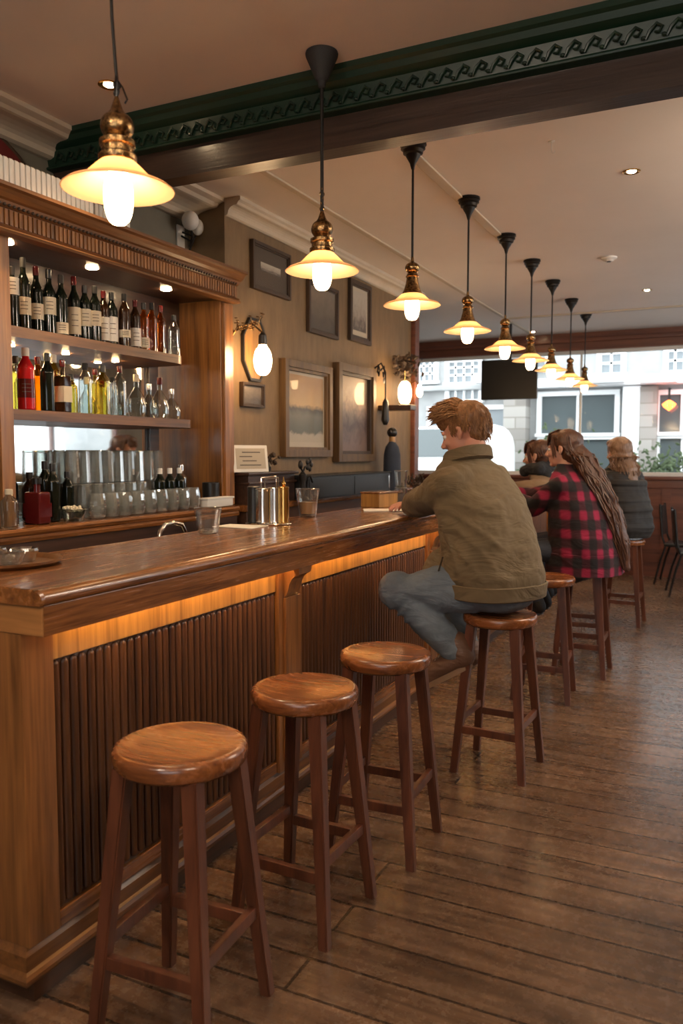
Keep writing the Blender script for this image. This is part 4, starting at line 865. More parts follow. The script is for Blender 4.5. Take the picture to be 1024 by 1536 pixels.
# figurine
p = at(577, 735, x=-2.55)
t = thing('bust_figurine', 'slate blue man-shaped bust figurine with round dark head behind the bar', 'figurine', (-2.565, 6.32, 1.1905))
MB().lathe([(0, 0), (0.090, 0), (0.098, 0.02), (0.094, 0.20), (0.090, 0.30), (0.072, 0.365), (0.040, 0.40), (0.030, 0.41), (0, 0.41)], 32, sx=0.75).build('torso', M['denim_d'], t)
MB().lathe([(0.028, 0.39), (0.026, 0.45), (0, 0.455)], 20).build('neck', M['rail'], t)
MB().ball((0, 0, 0.485), (0.044, 0.044, 0.044)).ball((0, -0.045, 0.49), (0.014, 0.016, 0.018), sub=2).build('head', M['black'], t)
# pot plant on bar beyond the glasses
t = thing('potted_plant', 'dark bushy little plant on the bar beyond the stacked glasses', 'plant', (-2.06, 5.62, 1.1505)); mb = MB()
for k in range(90):
    d = Vector((random.gauss(0, .06), random.gauss(0, .06), random.uniform(0.06, .19))); mb.ball(d, (0.024, 0.010, 0.004), Euler((random.random()*6, random.random()*6, random.random()*6)).to_matrix().to_4x4(), sub=1); mb.tube([(0, 0, 0.05), d], 0.0015, 4)
mb.build('foliage', M['gilt_d'], t); MB().lathe([(0, 0), (0.045, 0), (0.06, 0.07), (0.056, 0.07), (0.04, 0.06), (0, 0.06)], 20).build('pot', M['black'], t)

# ================================================================== SCREEN
p0, p1 = at(722, 541, y=9.3), at(805, 598, y=9.3)
t = thing('television', 'flat black television screen hung from the ceiling in front of the window', 'television', ((p0.x+p1.x)/2, 9.3, (p0.z+p1.z)/2))
w_, h_ = (p1.x-p0.x)/2, (p0.z-p1.z)/2
MB().bx(-w_, w_, -0.01, 0.035, -h_, h_, bev=0.006).build('casing', M['black'], t); MB().bx(-w_+0.012, w_-0.012, -0.012, -0.010, -h_+0.014, h_-0.012).build('screen', M['black'], t)
MB().tube([(0, 0.05, 0), (0, 0.05, CZ-t.location.z)], 0.016, 12).bx(-0.1, 0.1, 0.035, 0.05, -0.1, 0.1).build('ceiling_mount', M['black_m'], t)

# ================================================================== CHAIRS on the right
def cafe_chair(loc, rz, label):
    t = thing('metal_chair', label, 'chair', loc, rz, 'black metal chairs by the window')
    MB().bx(-0.21, 0.21, -0.21, 0.21, 0.44, 0.48, bev=0.015).build('seat', M['black'], t)
    mb = MB(); rs = []
    for k in range(7):
        a = R(-45+15*k); rs.append([Vector((0.20*sin(a), -0.26-0.0+0.05*(1-cos(a))+dy, z)) for dy, z in ((0, 0.56), (0.018, 0.56), (0.0, 0.90), (-0.02, 0.90))])
    mb.rings(rs); mb.build('backrest', M['black'], t)
    for sx in (-1, 1):
        MB().tube([(sx*0.19, 0.19, 0.45), (sx*0.20, 0.23, 0.30), (sx*0.21, 0.27, 0.0)], 0.012, 8).build('leg', M['iron'], t)
        MB().tube([(sx*0.165, -0.265, 0.92), (sx*0.18, -0.23, 0.55), (sx*0.19, -0.19, 0.44), (sx*0.20, -0.24, 0.28), (sx*0.21, -0.30, 0.0)], 0.012, 8).build('leg', M['iron'], t)
    return t
cafe_chair((-0.24, 9.20, 0), R(-82), 'nearer black metal chair at the right edge of the view')
cafe_chair((-0.40, 9.95, 0), R(-95), 'farther black metal chair by the window dado, behind the nearer one')

# ================================================================== PEOPLE
class Fig:
    def __init__(s, name_label, loc, yaw):
        s.t = thing('person', name_label, 'person', (loc[0], loc[1], 0)); s.o = Vector((loc[0], loc[1], 0)); s.set(yaw)
    def set(s, yaw):
        s.yaw = R(yaw); s.fw = Vector((cos(s.yaw), sin(s.yaw), 0)); s.lf = Vector((-sin(s.yaw), cos(s.yaw), 0))
    def F(s, f, l, z): return s.fw*f + s.lf*l + Vector((0, 0, z))
    def A(s, x, y, z): return Vector((x, y, z)) - s.o
def torso(mb, fg, secs, n=28, pw=0.85, tilt=0.0):
    rs = []
    for f, l, z, rf, rl in secs:
        r = []
        for k in range(n):
            a = 2*pi*k/n; ca, sa = cos(a), sin(a); u = math.copysign(abs(ca)**pw, ca)*rf; v = math.copysign(abs(sa)**pw, sa)*rl
            r.append(fg.F(f+u, l+v, z - tilt*u))
        rs.append(r)
    return mb.rings(rs)
def headM(c, yaw, pitch, s, roll=0):
    return Matrix.Translation(c) @ Matrix.Rotation(yaw, 4, 'Z') @ Matrix.Rotation(pitch, 4, 'Y') @ Matrix.Rotation(roll, 4, 'X') @ Matrix.Scale(s, 4)
def head(mb, T, s):
    def e(c, r, sub=3): 
        g = bmesh.ops.create_icosphere(mb.bm, subdivisions=sub, radius=1.0); bmesh.ops.transform(mb.bm, matrix=T @ Matrix.Translation(Vector(c)) @ Matrix.Diagonal((*r, 1)), verts=g['verts'])
    def cp(pts, rad): mb.caps([T @ Vector(p) for p in pts], [q*s for q in rad], 10)
    e((-0.012, 0, 0.035), (0.098, 0.078, 0.086)); e((0.028, 0, -0.018), (0.062, 0.063, 0.088)); e((0.035, 0, -0.070), (0.050, 0.050, 0.040)); e((0.072, 0, -0.093), (0.020, 0.022, 0.016))
    e((0.070, 0.034, -0.022), (0.022, 0.022, 0.020)); e((0.070, -0.034, -0.022), (0.022, 0.022, 0.020))
    cp([(0.084, 0.036, 0.022), (0.092, 0, 0.018), (0.084, -0.036, 0.022)], [0.010, 0.010, 0.010])
    cp([(0.090, 0, 0.012), (0.104, 0, -0.012), (0.114, 0, -0.028)], [0.009, 0.010, 0.013]); cp([(0.102, 0.012, -0.034), (0.102, -0.012, -0.034)], [0.009, 0.009])
    cp([(0.082, 0.022, -0.060), (0.092, 0, -0.056), (0.082, -0.022, -0.060)], [0.006, 0.008, 0.006]); cp([(0.082, 0.018, -0.069), (0.090, 0, -0.069), (0.082, -0.018, -0.069)], [0.006, 0.008, 0.006])
    for sd in (-1, 1):
        cp([(-0.004, sd*0.080, 0.022), (-0.016, sd*0.086, 0.014), (-0.016, sd*0.085, -0.008), (-0.002, sd*0.080, -0.026)], [0.009, 0.008, 0.008, 0.008]); e((-0.004, sd*0.078, 0), (0.013, 0.006, 0.024), 2)
def eyes(fg, T):
    mb = MB()
    for sd in (-1, 1):
        g = bmesh.ops.create_icosphere(mb.bm, subdivisions=2, radius=0.0125); bmesh.ops.transform(mb.bm, matrix=T @ Matrix.Translation((0.080, sd*0.031, 0.004)), verts=g['verts'])
    mb.build('eyes', M['eye'], fg.t)
    mb = MB()
    for sd in (-1, 1): mb.tube([T @ Vector((0.088, sd*0.018, 0.026)), T @ Vector((0.093, sd*0.032, 0.032)), T @ Vector((0.085, sd*0.046, 0.028))], [0.003, 0.004, 0.002], 6)
    return mb
def hand(mb, w, d, up, side, s=1.0, curl=0.5):
    """w wrist, d pointing direction, up = back of the hand, side=+1 thumb to the left of d"""
    d = d.normalized(); up = (up - d*up.dot(d)).normalized(); lt = up.cross(d).normalized() * side
    mb.caps([w, w + d*0.03*s], [0.026*s, 0.026*s], 10)
    for q in (-0.026, -0.009, 0.009, 0.026): mb.caps([w + d*0.02*s + lt*q*0.7*s, w + d*0.085*s + lt*q*s], [0.015*s, 0.013*s], 8)
    for q, ln in ((0.030, 0.068), (0.010, 0.078), (-0.011, 0.072), (-0.031, 0.056)):
        p = w + d*0.088*s + lt*q*s; pts = [p]; a = 0
        for k, fr in enumerate((0.45, 0.32, 0.23)):
            a += curl*(0.5 + 0.35*k); p = p + (d*cos(a) - up*sin(a))*ln*fr*s + lt*q*0.10*s; pts.append(p)
        mb.caps(pts, [0.0095*s, 0.0090*s, 0.0082*s, 0.0070*s], 8)
    p = w + d*0.028*s + lt*0.026*s; pts = [p]
    for k, fr in enumerate((0.042, 0.032, 0.024)):
        a = 0.75 - 0.25*k; p = p + (d*cos(a) + lt*sin(a) - up*0.25)*fr*s; pts.append(p)
    mb.caps(pts, [0.0135*s, 0.0115*s, 0.0100*s, 0.0080*s], 8)
def strands(mb, fn, n, r=0.004, seg=4):
    for k in range(n):
        pts = fn(k)
        m_ = len(pts); mb.tube(pts, [r*(0.55+0.45*sin(pi*min(0.95, (i+0.6)/m_)))*(1 if i < m_-1 else 0.25) for i in range(m_)], seg)
def shoe(fg, heel, toe, shaft, m_, ms, s=1.0, nm='boot'):
    mb = MB(); d = (toe-heel); mid = heel + d*0.5
    side = d.cross(Vector((0, 0, 1))).normalized(); up = side.cross(d).normalized()
    if up.z < 0: up = -up
    mb.caps([heel+up*0.045*s, shaft], [0.050*s, 0.056*s], 14); mb.caps([heel+up*0.040*s, mid+up*0.042*s, toe-d*0.10+up*0.034*s], [0.046*s, 0.047*s, 0.042*s], 14); mb.ball(toe-d*0.12+up*0.03*s, (0.045*s,)*3, sub=2)
    o = organic(mb, nm, m_, fg.t, 0.006, 5)
    rs = []
    for dz in (-0.010, 0.012):
        r = []
        for k in range(24):
            a = 2*pi*k/24; u = cos(a); w_ = (0.040 + 0.010*(0.5+0.5*u)) * s * (abs(sin(a))**0.8)*math.copysign(1, sin(a)); r.append(mid + d*0.56*u + side*w_ + up*(dz*s))
        rs.append(r)
    MB().rings(rs).build('sole', ms, o)
    mb = MB()
    for k in range(5): c = heel + d*(0.42+0.09*k) + up*(0.088-0.006*k)*s; mb.tube([c-side*0.022*s, c+up*0.005, c+side*0.022*s], 0.0028, 6)
    mb.build('laces', M['cream'], o)

def body(fg, T, s, neck0, tor, arms, legs, m_, hands):
    mb = MB(); head(mb, T, s)
    nk = T @ Vector((-0.025, 0, -0.06)); mb.caps([nk, (nk+neck0)/2, neck0], [0.055*s, 0.053*s, 0.060*s], 14)
    torso(mb, fg, [(f, l, z, rf*0.72, rl*0.78) for f, l, z, rf, rl in tor])
    for a in arms: mb.caps([tor_pt(fg, a[0]), tor_pt(fg, a[1]), tor_pt(fg, a[2])], [0.050, 0.040, 0.028], 10)
    for lg in legs: mb.caps([tor_pt(fg, lg[0]), tor_pt(fg, lg[1]), tor_pt(fg, lg[2])], [0.085, 0.060, 0.040], 12)
    for h in hands: hand(mb, *h)
    return organic(mb, 'body', m_, fg.t, 0.0058, 3)
def tor_pt(fg, p): return p

# ---------------- man in the olive jacket
fg = Fig('man in olive jacket and faded jeans leaning on the bar, seen from behind, ginger-brown hair', (-0.948, 3.704), 150)
F, A = fg.F, fg.A
T = headM(F(0.245, 0.01, 1.60), R(174), R(17), 1.12)
sec = [(.04,0,.835,.195,.225), (.05,0,.865,.215,.242), (.055,0,.93,.225,.250), (.065,0,1.03,.215,.245), (.095,0,1.15,.20,.242), (.14,0,1.27,.182,.238), (.185,0,1.36,.155,.215), (.225,0,1.43,.125,.165), (.24,0,1.47,.095,.112), (.245,0,1.49,.07,.08)]
armL = [F(.165, .175, 1.355), A(-1.445, 3.91, 1.24), A(-1.60, 4.20, 1.205)]
armR = [F(.23, -.175, 1.355), A(-1.48, 4.36, 1.24), A(-1.68, 4.48, 1.205)]
legL = [F(.06, .10, .865), A(-1.405, 3.54, .845), A(-1.135, 3.60, .575)]
legR = [F(.06, -.10, .865), A(-1.33, 4.00, .835), A(-1.18, 3.93, .50)]
body(fg, T, 1.12, F(.24, 0, 1.47), sec, [armL, armR], [legL, legR], M['skin'], [(armL[2], Vector((-.45, .85, -.06)), Vector((0, 0, 1)), -1, 1.05, .35), (armR[2], Vector((-.45, -.6, -.05)), Vector((0, 0, 1)), 1, 1.05, .35)])
eyes(fg, T).build('eyebrows', M['hair_ginger'], fg.t)
mb = MB(); torso(mb, fg, sec)
for arm, sg in ((armL, 1), (armR, -1)):
    a, b, c = arm; mb.caps([a - fg.lf*sg*0.05, a, (a+b)/2 + Vector((0, 0, -0.012)), b + Vector((0.02, 0, -0.002)), b*0.5+c*0.5, c*0.92+b*0.08], [0.098, 0.094, 0.088, 0.080, 0.068, 0.052], 16)
mb.ball(F(.235, .14, .925), (.11, .085, .125)); mb.ball(F(.21, -.12, .93), (.10, .09, .12)); mb.ball(F(.15, .20, .89), (.09, .06, .055)); mb.ball(F(.10, .13, 1.15), (.12, .12, .12))
# soft drag folds running from the armpit down across the back
def surf(a, z):
    for s0_, s1_ in zip(sec, sec[1:]):
        if s0_[2] <= z <= s1_[2]:
            t_ = (z-s0_[2])/(s1_[2]-s0_[2]); q = [u_*(1-t_)+v_*t_ for u_, v_ in zip(s0_, s1_)]
            return F(q[0]+math.copysign(abs(cos(a))**.85, cos(a))*q[3], q[1]+math.copysign(abs(sin(a))**.85, sin(a))*q[4], z)
for a0, z0_, a1, z1_, rr in ((1.75, 1.22, 2.9, 1.03, .013), (1.7, 1.16, 2.7, .93, .012), (1.6, 1.08, 2.3, .90, .012), (1.9, 1.27, 3.0, 1.19, .010), (1.45, 1.14, 1.7, .92, .014)):
    mb.tube([surf(a0+(a1-a0)*k/7, z0_+(z1_-z0_)*(k/7)**1.3) for k in range(8)], [rr*q for q in (.5, .9, 1, 1, .9, .8, .5, .2)], 8)
organic(mb, 'jacket', M['khaki'], fg.t, 0.0085, 14, [(0.20, 0.034, 0), (0.07, 0.012, 0)])
# hem band, collar, pocket, seams
def ringband(secs, tilt, n=48, pw=0.85):
    mb = MB(); rs = []
    for (f, l, z, rf, rl), q in secs:
        rs.append([fg.F(f+math.copysign(abs(cos(2*pi*k/n))**pw, cos(2*pi*k/n))*(rf+q), l+math.copysign(abs(sin(2*pi*k/n))**pw, sin(2*pi*k/n))*(rl+q), z-tilt*cos(2*pi*k/n)*rf) for k in range(n)])
    return mb.rings(rs, cap=False, close=True)
ringband([((.238,0,1.460,.112,.128), 0.0), ((.235,0,1.505,.098,.106), 0.010), ((.235,0,1.518,.096,.104), 0.004), ((.237,0,1.50,.084,.092), 0.0), ((.24,0,1.45,.09,.11), 0.0)], 0.28).build('collar', M['khaki'], fg.t)
ringband([((.045,0,.824,.210,.238), 0.0), ((.045,0,.830,.220,.248), 0.0), ((.05,0,.892,.230,.256), 0.0), ((.05,0,.896,.222,.248), 0.0), ((.045,0,.832,.20,.23), 0)], 0).build('hem_band', M['khaki'], fg.t)
mb = MB().tube([F(.115, .262, 1.02), F(.135, .270, .95), F(.150, .268, .875)], 0.004, 6); mb.build('pocket_zip', M['khaki_d'], fg.t)
mb = MB(); mb.ball(F(0.03, 0, .840), (.190, .200, .094))
for lg in (legL, legR): a, b, c = lg; mb.caps([a, a*0.5+b*0.5, b, b*0.5+c*0.5, c], [.118, .113, .098, .082, .070], 16)
for lg in (legL, legR):
    b, c = lg[1], lg[2]
    for q in range(3): p_ = b*(0.9-0.12*q)+c*(0.1+0.12*q); mb.lathe([(0.086, -0.008), (0.097-0.004*q, 0), (0.086, 0.008)], 16, p_, (c-b).to_track_quat('Z', 'Y').to_matrix().to_4x4())
organic(mb, 'jeans', M['denim'], fg.t, 0.0085, 5, [(0.10, 0.014, 0), (0.035, 0.004, 0)])
shoe(fg, A(-1.065, 3.60, .505), A(-1.285, 3.585, .375), A(-1.125, 3.60, .60), M['boot'], M['sole'], 1.12)
shoe(fg, A(-1.13, 3.93, .42), A(-1.34, 3.94, .31), A(-1.175, 3.93, .515), M['boot'], M['sole'], 1.1)
# hair: cap + locks swept forward
mb = MB()
def he(c, r): 
    g = bmesh.ops.create_icosphere(mb.bm, subdivisions=3, radius=1.0); bmesh.ops.transform(mb.bm, matrix=T @ Matrix.Translation(Vector(c)) @ Matrix.Diagonal((*r, 1)), verts=g['verts'])
he((-0.028, 0, 0.054), (0.098, 0.083, 0.084)); he((0.02, 0, 0.098), (0.085, 0.074, 0.044)); he((-0.060, 0, -0.005), (0.052, 0.064, 0.058)); he((0.035, 0, 0.078), (0.080, 0.076, 0.062)); he((0.07, 0.0, 0.100), (0.048, 0.06, 0.030))
ho = organic(mb, 'hair', M['hair_ginger'], fg.t, 0.006, 3, [(0.02, 0.010, 0)])
mb = MB()
def fn(k):
    a = random.uniform(-1.35, 1.35); u = random.uniform(-0.35, 1.0)
    b_ = Vector((0.075*u, 0.080*sin(a)*(1-0.3*max(0, u)), 0.050 + 0.092*cos(a)*(1 - 0.12*u*u))); d = Vector((0.045+0.02*random.random(), 0.018*sin(a)+random.uniform(-.012, .012), 0.018*cos(a)+random.uniform(-.012, .014)))
    return [T @ b_, T @ (b_+d*0.5+Vector((0, 0, 0.008))), T @ (b_+d+Vector((0.004, 0, -0.002)))]
strands(mb, fn, 620, 0.0042)
def fn(k):
    a = random.uniform(-pi, pi); z_ = random.uniform(-0.045, 0.09)
    if abs(a) < 2.0: z_ = random.uniform(0.012, 0.09)
    if abs(a) < 0.9: a = math.copysign(0.9 + random.random(), a)
    c_ = math.sqrt(max(0.05, 1-((z_-0.045)/0.12)**2)); b_ = Vector((-0.026+0.098*c_*cos(a), 0.082*c_*sin(a), z_)); n_ = Vector((cos(a), sin(a), 0))
    return [T @ b_, T @ (b_+n_*0.006+Vector((0, 0, -0.014))), T @ (b_+n_*0.004+Vector((0, 0, -0.028)))]
strands(mb, fn, 420, 0.0034); mb.build('locks', M['hair_ginger'], ho)

# ---------------- woman in plaid
def woman(label, loc, yaw, hy, hp, hc, s, sec, coat, hairm, skin, arms, legs, jeans, hand_d, coatname='coat', disp=None, shoes=True):
    global fg
    fg = Fig(label, loc, yaw); T = headM(fg.F(*hc), R(hy), R(hp), s)
    am = [[fg.F(*a[0]), fg.A(*a[1]), fg.A(*a[2])] for a in arms]; lg = [[fg.F(*a[0]), fg.A(*a[1]), fg.A(*a[2])] for a in legs]
    top_ = sec[-1]
    body(fg, T, s, fg.F(top_[0], 0, top_[2]-0.02), sec, am, lg, skin, [(am[0][2], hand_d[0], Vector((0, 0, 1)), -1, .92, .4), (am[1][2], hand_d[1], Vector((0, 0, 1)), 1, .92, .4)])
    eyes(fg, T).build('eyebrows', hairm, fg.t)
    mb = MB(); torso(mb, fg, sec)
    for (a, b, c), sg in zip(am, (1, -1)): mb.caps([a - fg.lf*sg*0.05, a, (a+b)/2, b, (b+c)/2, c*0.9+b*0.1], [0.085, 0.085, 0.080, 0.073, 0.062, 0.050], 14)
    if disp == 'quilt':
        for z_ in [0.86+0.075*q for q in range(8)]:
            f_ = min(sec, key=lambda q: abs(q[2]-z_)); torso(mb, fg, [(f_[0], 0, z_-0.034, f_[3]*0.97, f_[4]*0.97), (f_[0], 0, z_, f_[3]*1.035, f_[4]*1.035), (f_[0], 0, z_+0.034, f_[3]*0.97, f_[4]*0.97)])
    organic(mb, coatname, coat, fg.t, 0.010, 4 if disp == 'quilt' else 7, [(0.14, 0.022, 0)])
    mb = MB(); mb.ball(fg.F(0.02, 0, .83), (.16, .165, .082))
    for a, b, c in lg: mb.caps([a, b, c], [.100, .078, .055], 14)
    organic(mb, 'trousers', jeans, fg.t, 0.012, 4)
    for a, b, c in lg:
        d = Vector((-0.19, 0.01, -0.07)); h_ = c + Vector((0.04, 0, -0.085)); shoe(fg, h_, h_+d, c, M['black_m'], M['black'], 0.95, 'shoe')
    return T
hd = (Vector((-.7, .5, 0)), Vector((-.8, -.3, 0)))
T = woman('woman with long dark auburn hair wearing a red and black plaid coat', (-0.86, 5.62), 165, 172, 2, (.17, 0, 1.525), 1.06,
    [(.0,0,.765,.20,.22), (.0,0,.83,.235,.255), (.01,0,.95,.225,.25), (.03,0,1.08,.20,.235), (.06,0,1.20,.18,.225), (.085,0,1.29,.155,.205), (.11,0,1.36,.115,.145), (.13,0,1.405,.075,.09), (.14,0,1.43,.065,.075)],
    M['plaid'], M['hair_dark'], M['skin2'], [[(.09, .165, 1.275), (-1.20, 5.56, 1.13), (-1.50, 5.74, 1.205)], [(.09, -.165, 1.275), (-1.32, 6.02, 1.17), (-1.62, 5.98, 1.205)]],
    [[(.05, .09, .84), (-1.33, 5.50, .81), (-1.17, 5.55, .48)], [(.05, -.09, .84), (-1.34, 5.80, .81), (-1.17, 5.76, .48)]], M['denim_d'], hd)
mb = MB(); n = 48
rs = []
for rf, rl, z in ((.236, .258, .83), (.244, .262, .76), (.246, .262, .69), (.238, .254, .688), (.232, .248, .76), (.220, .240, .84)):
    rs.append([fg.F(rf*math.copysign(abs(cos(2*pi*k/n))**.85, cos(2*pi*k/n))*(1+0.02*sin(k*1.6)), rl*math.copysign(abs(sin(2*pi*k/n))**.85, sin(2*pi*k/n))*(1+0.02*sin(k*1.6)), z) for k in range(n) ])
mb.rings(rs, cap=False, close=True).build('coat_skirt', M['plaid'], fg.t)
def long_hair(T, fg, mat_, path, n, spread, capr=1.0, bang=True, name='hair'):
    mb = MB()
    def he(c, r): 
        g = bmesh.ops.create_icosphere(mb.bm, subdivisions=3, radius=1.0); bmesh.ops.transform(mb.bm, matrix=T @ Matrix.Translation(Vector(c)) @ Matrix.Diagonal((*[q*capr for q in r], 1)), verts=g['verts'])
    he((-0.028, 0, 0.045), (0.104, 0.092, 0.092)); he((-0.052, 0, -0.02), (0.068, 0.078, 0.085)); he((0.035, 0, 0.088), (0.062, 0.068, 0.038))
    P = [T @ Vector((-0.06, 0, 0.0))] + path
    mb.caps(P, [0.075] + [sp*0.8 for sp in spread], 14)
    o = organic(mb, name, mat_, fg.t, 0.008, 4, [(0.05, 0.014, 0)])
    mb = MB(); nb = len(P)
    def fn(k):
        a = random.uniform(0, 2*pi); pts = []; u = random.random()*0.35
        start = T @ Vector((0.03-0.10*random.random(), 0.080*cos(a), 0.07+0.05*sin(a)*1.0)); pts.append(start)
        side = math.copysign(1, cos(a))
        pts.append(T @ Vector((-0.09+0.05*random.random(), 0.088*cos(a), -0.005)))
        off = fg.lf*cos(a) + fg.fw*sin(a)*0.7
        prev = T @ Vector((-0.07, 0, 0))
        for p_, sp in zip(path, spread):
            q_ = random.uniform(.7, 1.2); pts.append((p_*0.5+prev*0.5) + off*sp*q_*1.0 + Vector((random.gauss(0, .010), random.gauss(0, .010), 0))); pts.append(p_ + off*sp*random.uniform(.75, 1.15) + Vector((random.gauss(0, .008), random.gauss(0, .008), random.uniform(-.02, .02)))); prev = p_
        return pts[:random.randint(min(len(pts), max(4, nb-1)), len(pts))]
    strands(mb, fn, n, 0.006)
    if bang:
        def fb(k):
            y_ = random.uniform(-.06, .06); return [T @ Vector((0.02, y_*0.5, 0.132)), T @ Vector((0.075, y_, 0.105)), T @ Vector((0.098-abs(y_)*0.3, y_*1.15, 0.055+random.random()*0.02)), T @ Vector((0.108-abs(y_)*.4, y_*1.2, 0.028+random.random()*0.015))]
        strands(mb, fb, 90, 0.005)
        for sd in (-1, 1):
            strands(mb, lambda k: [T @ Vector((0.05, sd*0.05, 0.11)), T @ Vector((0.055-.02*random.random(), sd*0.085, 0.04)), T @ Vector((0.045-.03*random.random(), sd*0.088, -0.03-.03*random.random()))], 26, 0.005)
    mb.build('locks', mat_, o)
long_hair(T, fg, M['hair_dark'], [fg.F(.02, 0, 1.46), fg.F(-.075, 0, 1.30), fg.F(-.17, -.02, 1.10), fg.F(-.235, -.03, .92), fg.F(-.275, -.04, .74)], 260, [0.085, 0.085, 0.080, 0.065, 0.035])
# ---------------- woman with black scarf
T = woman('woman in a tan coat and black scarf, half hidden beyond the plaid coat', (-0.99, 6.33), 180, 172, 4, (.35, 0, 1.475), 1.0,
    [(.0,0,.765,.18,.19), (.02,0,.86,.19,.20), (.07,0,1.0,.165,.19), (.15,0,1.13,.15,.19), (.24,0,1.24,.13,.185), (.30,0,1.30,.11,.15), (.35,0,1.345,.075,.09), (.37,0,1.375,.06,.07)],
    M['tan'], M['hair_dark'], M['skin2'], [[(.28, .15, 1.22), (-1.50, 6.12, 1.205), (-1.66, 6.32, 1.21)], [(.28, -.15, 1.22), (-1.52, 6.60, 1.205), (-1.72, 6.50, 1.21)]],
    [[(.05, .08, .83), (-1.42, 6.22, .80), (-1.25, 6.26, .46)], [(.05, -.08, .83), (-1.42, 6.46, .80), (-1.25, 6.44, .46)]], M['denim_d'], hd)
bpy.data.objects['bar_stool.006'].location = (-0.99, 6.33, 0)
mb = MB().caps([fg.F(.40, .07, 1.38), fg.F(.32, .10, 1.38), fg.F(.27, 0, 1.40), fg.F(.32, -.10, 1.38), fg.F(.43, -.05, 1.37), fg.F(.44, .05, 1.36)], [.045, .055, .06, .055, .045, .045], 12).caps([fg.F(.30, 0, 1.50), fg.F(.28, 0, 1.42)], [.075, .07], 12).caps([fg.F(.28, .05, 1.36), fg.F(.24, .08, 1.25)], [.05, .035], 10)
organic(mb, 'scarf', M['scarf'], fg.t, 0.009, 4, [(0.04, 0.012, 0)])
long_hair(T, fg, M['hair_dark'], [fg.F(.36, 0, 1.45)], 60, [0.07], 0.97)
# ---------------- woman in puffer jacket
T = woman('woman with light brown hair in a dark quilted puffer jacket on the farthest stool', (-0.80, 7.42), 140, 132, 4, (.10, 0, 1.495), 1.08,
    [(.0,0,.765,.19,.21), (.0,0,.83,.22,.24), (.01,0,.95,.215,.235), (.02,0,1.08,.20,.225), (.04,0,1.20,.18,.215), (.06,0,1.29,.15,.19), (.08,0,1.35,.115,.14), (.09,0,1.40,.075,.085)],
    M['puffer'], M['hair_blond'], M['skin2'], [[(.05, .165, 1.26), (-1.22, 7.35, 1.13), (-1.50, 7.55, 1.205)], [(.05, -.165, 1.26), (-1.12, 7.85, 1.15), (-1.48, 7.95, 1.205)]],
    [[(.05, .09, .84), (-1.24, 7.40, .81), (-1.10, 7.38, .48)], [(.05, -.09, .84), (-1.20, 7.66, .81), (-1.06, 7.62, .48)]], M['denim_d'], hd, 'puffer_jacket', 'quilt')
long_hair(T, fg, M['hair_blond'], [fg.F(.04, 0, 1.43), fg.F(-.01, 0, 1.33), fg.F(-.05, 0, 1.25)], 240, [0.115, 0.12, 0.09], 1.06, bang=False)

# ================================================================== STREET OUTSIDE
YS = 16.0
struct(MB().bx(-16, 12, YF+0.3, YS+0.2, -0.2, -0.1), 'ground', M['asphalt'])
bl = thing('building', 'pale stone building across the street with white shopfront windows', 'building', (-2.0, YS, 0))
def S(mb, name, m_, par=None, **k):
    bmesh.ops.translate(mb.bm, vec=Vector((2.0, -YS, 0)), verts=mb.bm.verts); return mb.build(name, m_, par or bl, **k)
S(MB().bx(-14, 10, YS, YS+0.5, -0.1, 9.5), 'facade', M['stone'])
def rect(px0, py0, px1, py1, d0, d1):
    a, b = at(px0, py0, y=YS), at(px1, py1, y=YS); zt = (a.z + at(px1, py0, y=YS).z)/2; zb = (b.z + at(px0, py1, y=YS).z)/2
    return a.x, b.x, YS-d1, YS-d0, zb, zt
def swin(px0, py0, px1, py1, nx, ny, gm, name='window'):
    x0, x1, ya, yb, z0, z1 = rect(px0, py0, px1, py1, 0, 0.02)
    o = S(MB().bx(x0, x1, YS-0.02, YS-0.001, z0, z1), 'pane', gm)
    f = MB(); w_ = 0.045
    f.bx(x0-w_, x0+w_, YS-0.09, YS, z0, z1).bx(x1-w_, x1+w_, YS-0.09, YS, z0, z1).bx(x0-w_, x1+w_, YS-0.10, YS, z1-w_, z1+w_).bx(x0-w_*1.5, x1+w_*1.5, YS-0.14, YS, z0-w_*1.4, z0)
    for k in range(1, nx): xx = x0+(x1-x0)*k/nx; f.bx(xx-0.022, xx+0.022, YS-0.06, YS, z0, z1)
    for k in range(1, ny): zz = z0+(z1-z0)*k/ny; f.bx(x0, x1, YS-0.06, YS, zz-0.022, zz+0.022)
    S(f, 'window_frame', M['ext_white'])
swin(628, 538, 655, 572, 3, 3, M['ext_glass2']); swin(672, 540, 722, 574, 4, 3, M['ext_glass2']); swin(672, 580, 722, 600, 4, 1, M['ext_glass2'])
swin(900, 500, 935, 560, 2, 4, M['ext_glass2']); swin(1000, 495, 1040, 556, 3, 4, M['ext_glass2']); swin(790, 500, 822, 552, 2, 3, M['ext_glass2'])
swin(810, 590, 925, 650, 2, 1, M['ext_glass']); swin(810, 656, 925, 716, 2, 1, M['ext_glass']); swin(986, 588, 1060, 648, 2, 1, M['ext_glass']); swin(986, 654, 1060, 712, 2, 1, M['ext_glass'])
swin(645, 612, 760, 655, 4, 1, M['ext_glass2'])
x0, x1, ya, yb, z0, z1 = rect(800, 566, 1060, 580, 0, 0.35); S(MB().bx(x0, x1+3, ya, yb, z0, z1, bev=0.02), 'fascia_cornice', M['ext_white'])
x0, x1, ya, yb, z0, z1 = rect(630, 578, 762, 586, 0, 0.2); S(MB().bx(x0-6, x1, ya, yb, z0, z1, bev=0.02), 'string_course', M['stone'])
for a, b in ((936, 960), (960, 984)): x0, x1, ya, yb, z0, z1 = rect(a, 580, b, 725, 0, 0.25); S(MB().bx(x0, x1, ya, yb, -0.1, z1, bev=0.02), 'pier', M['block'] if a > 940 else M['ext_white'])
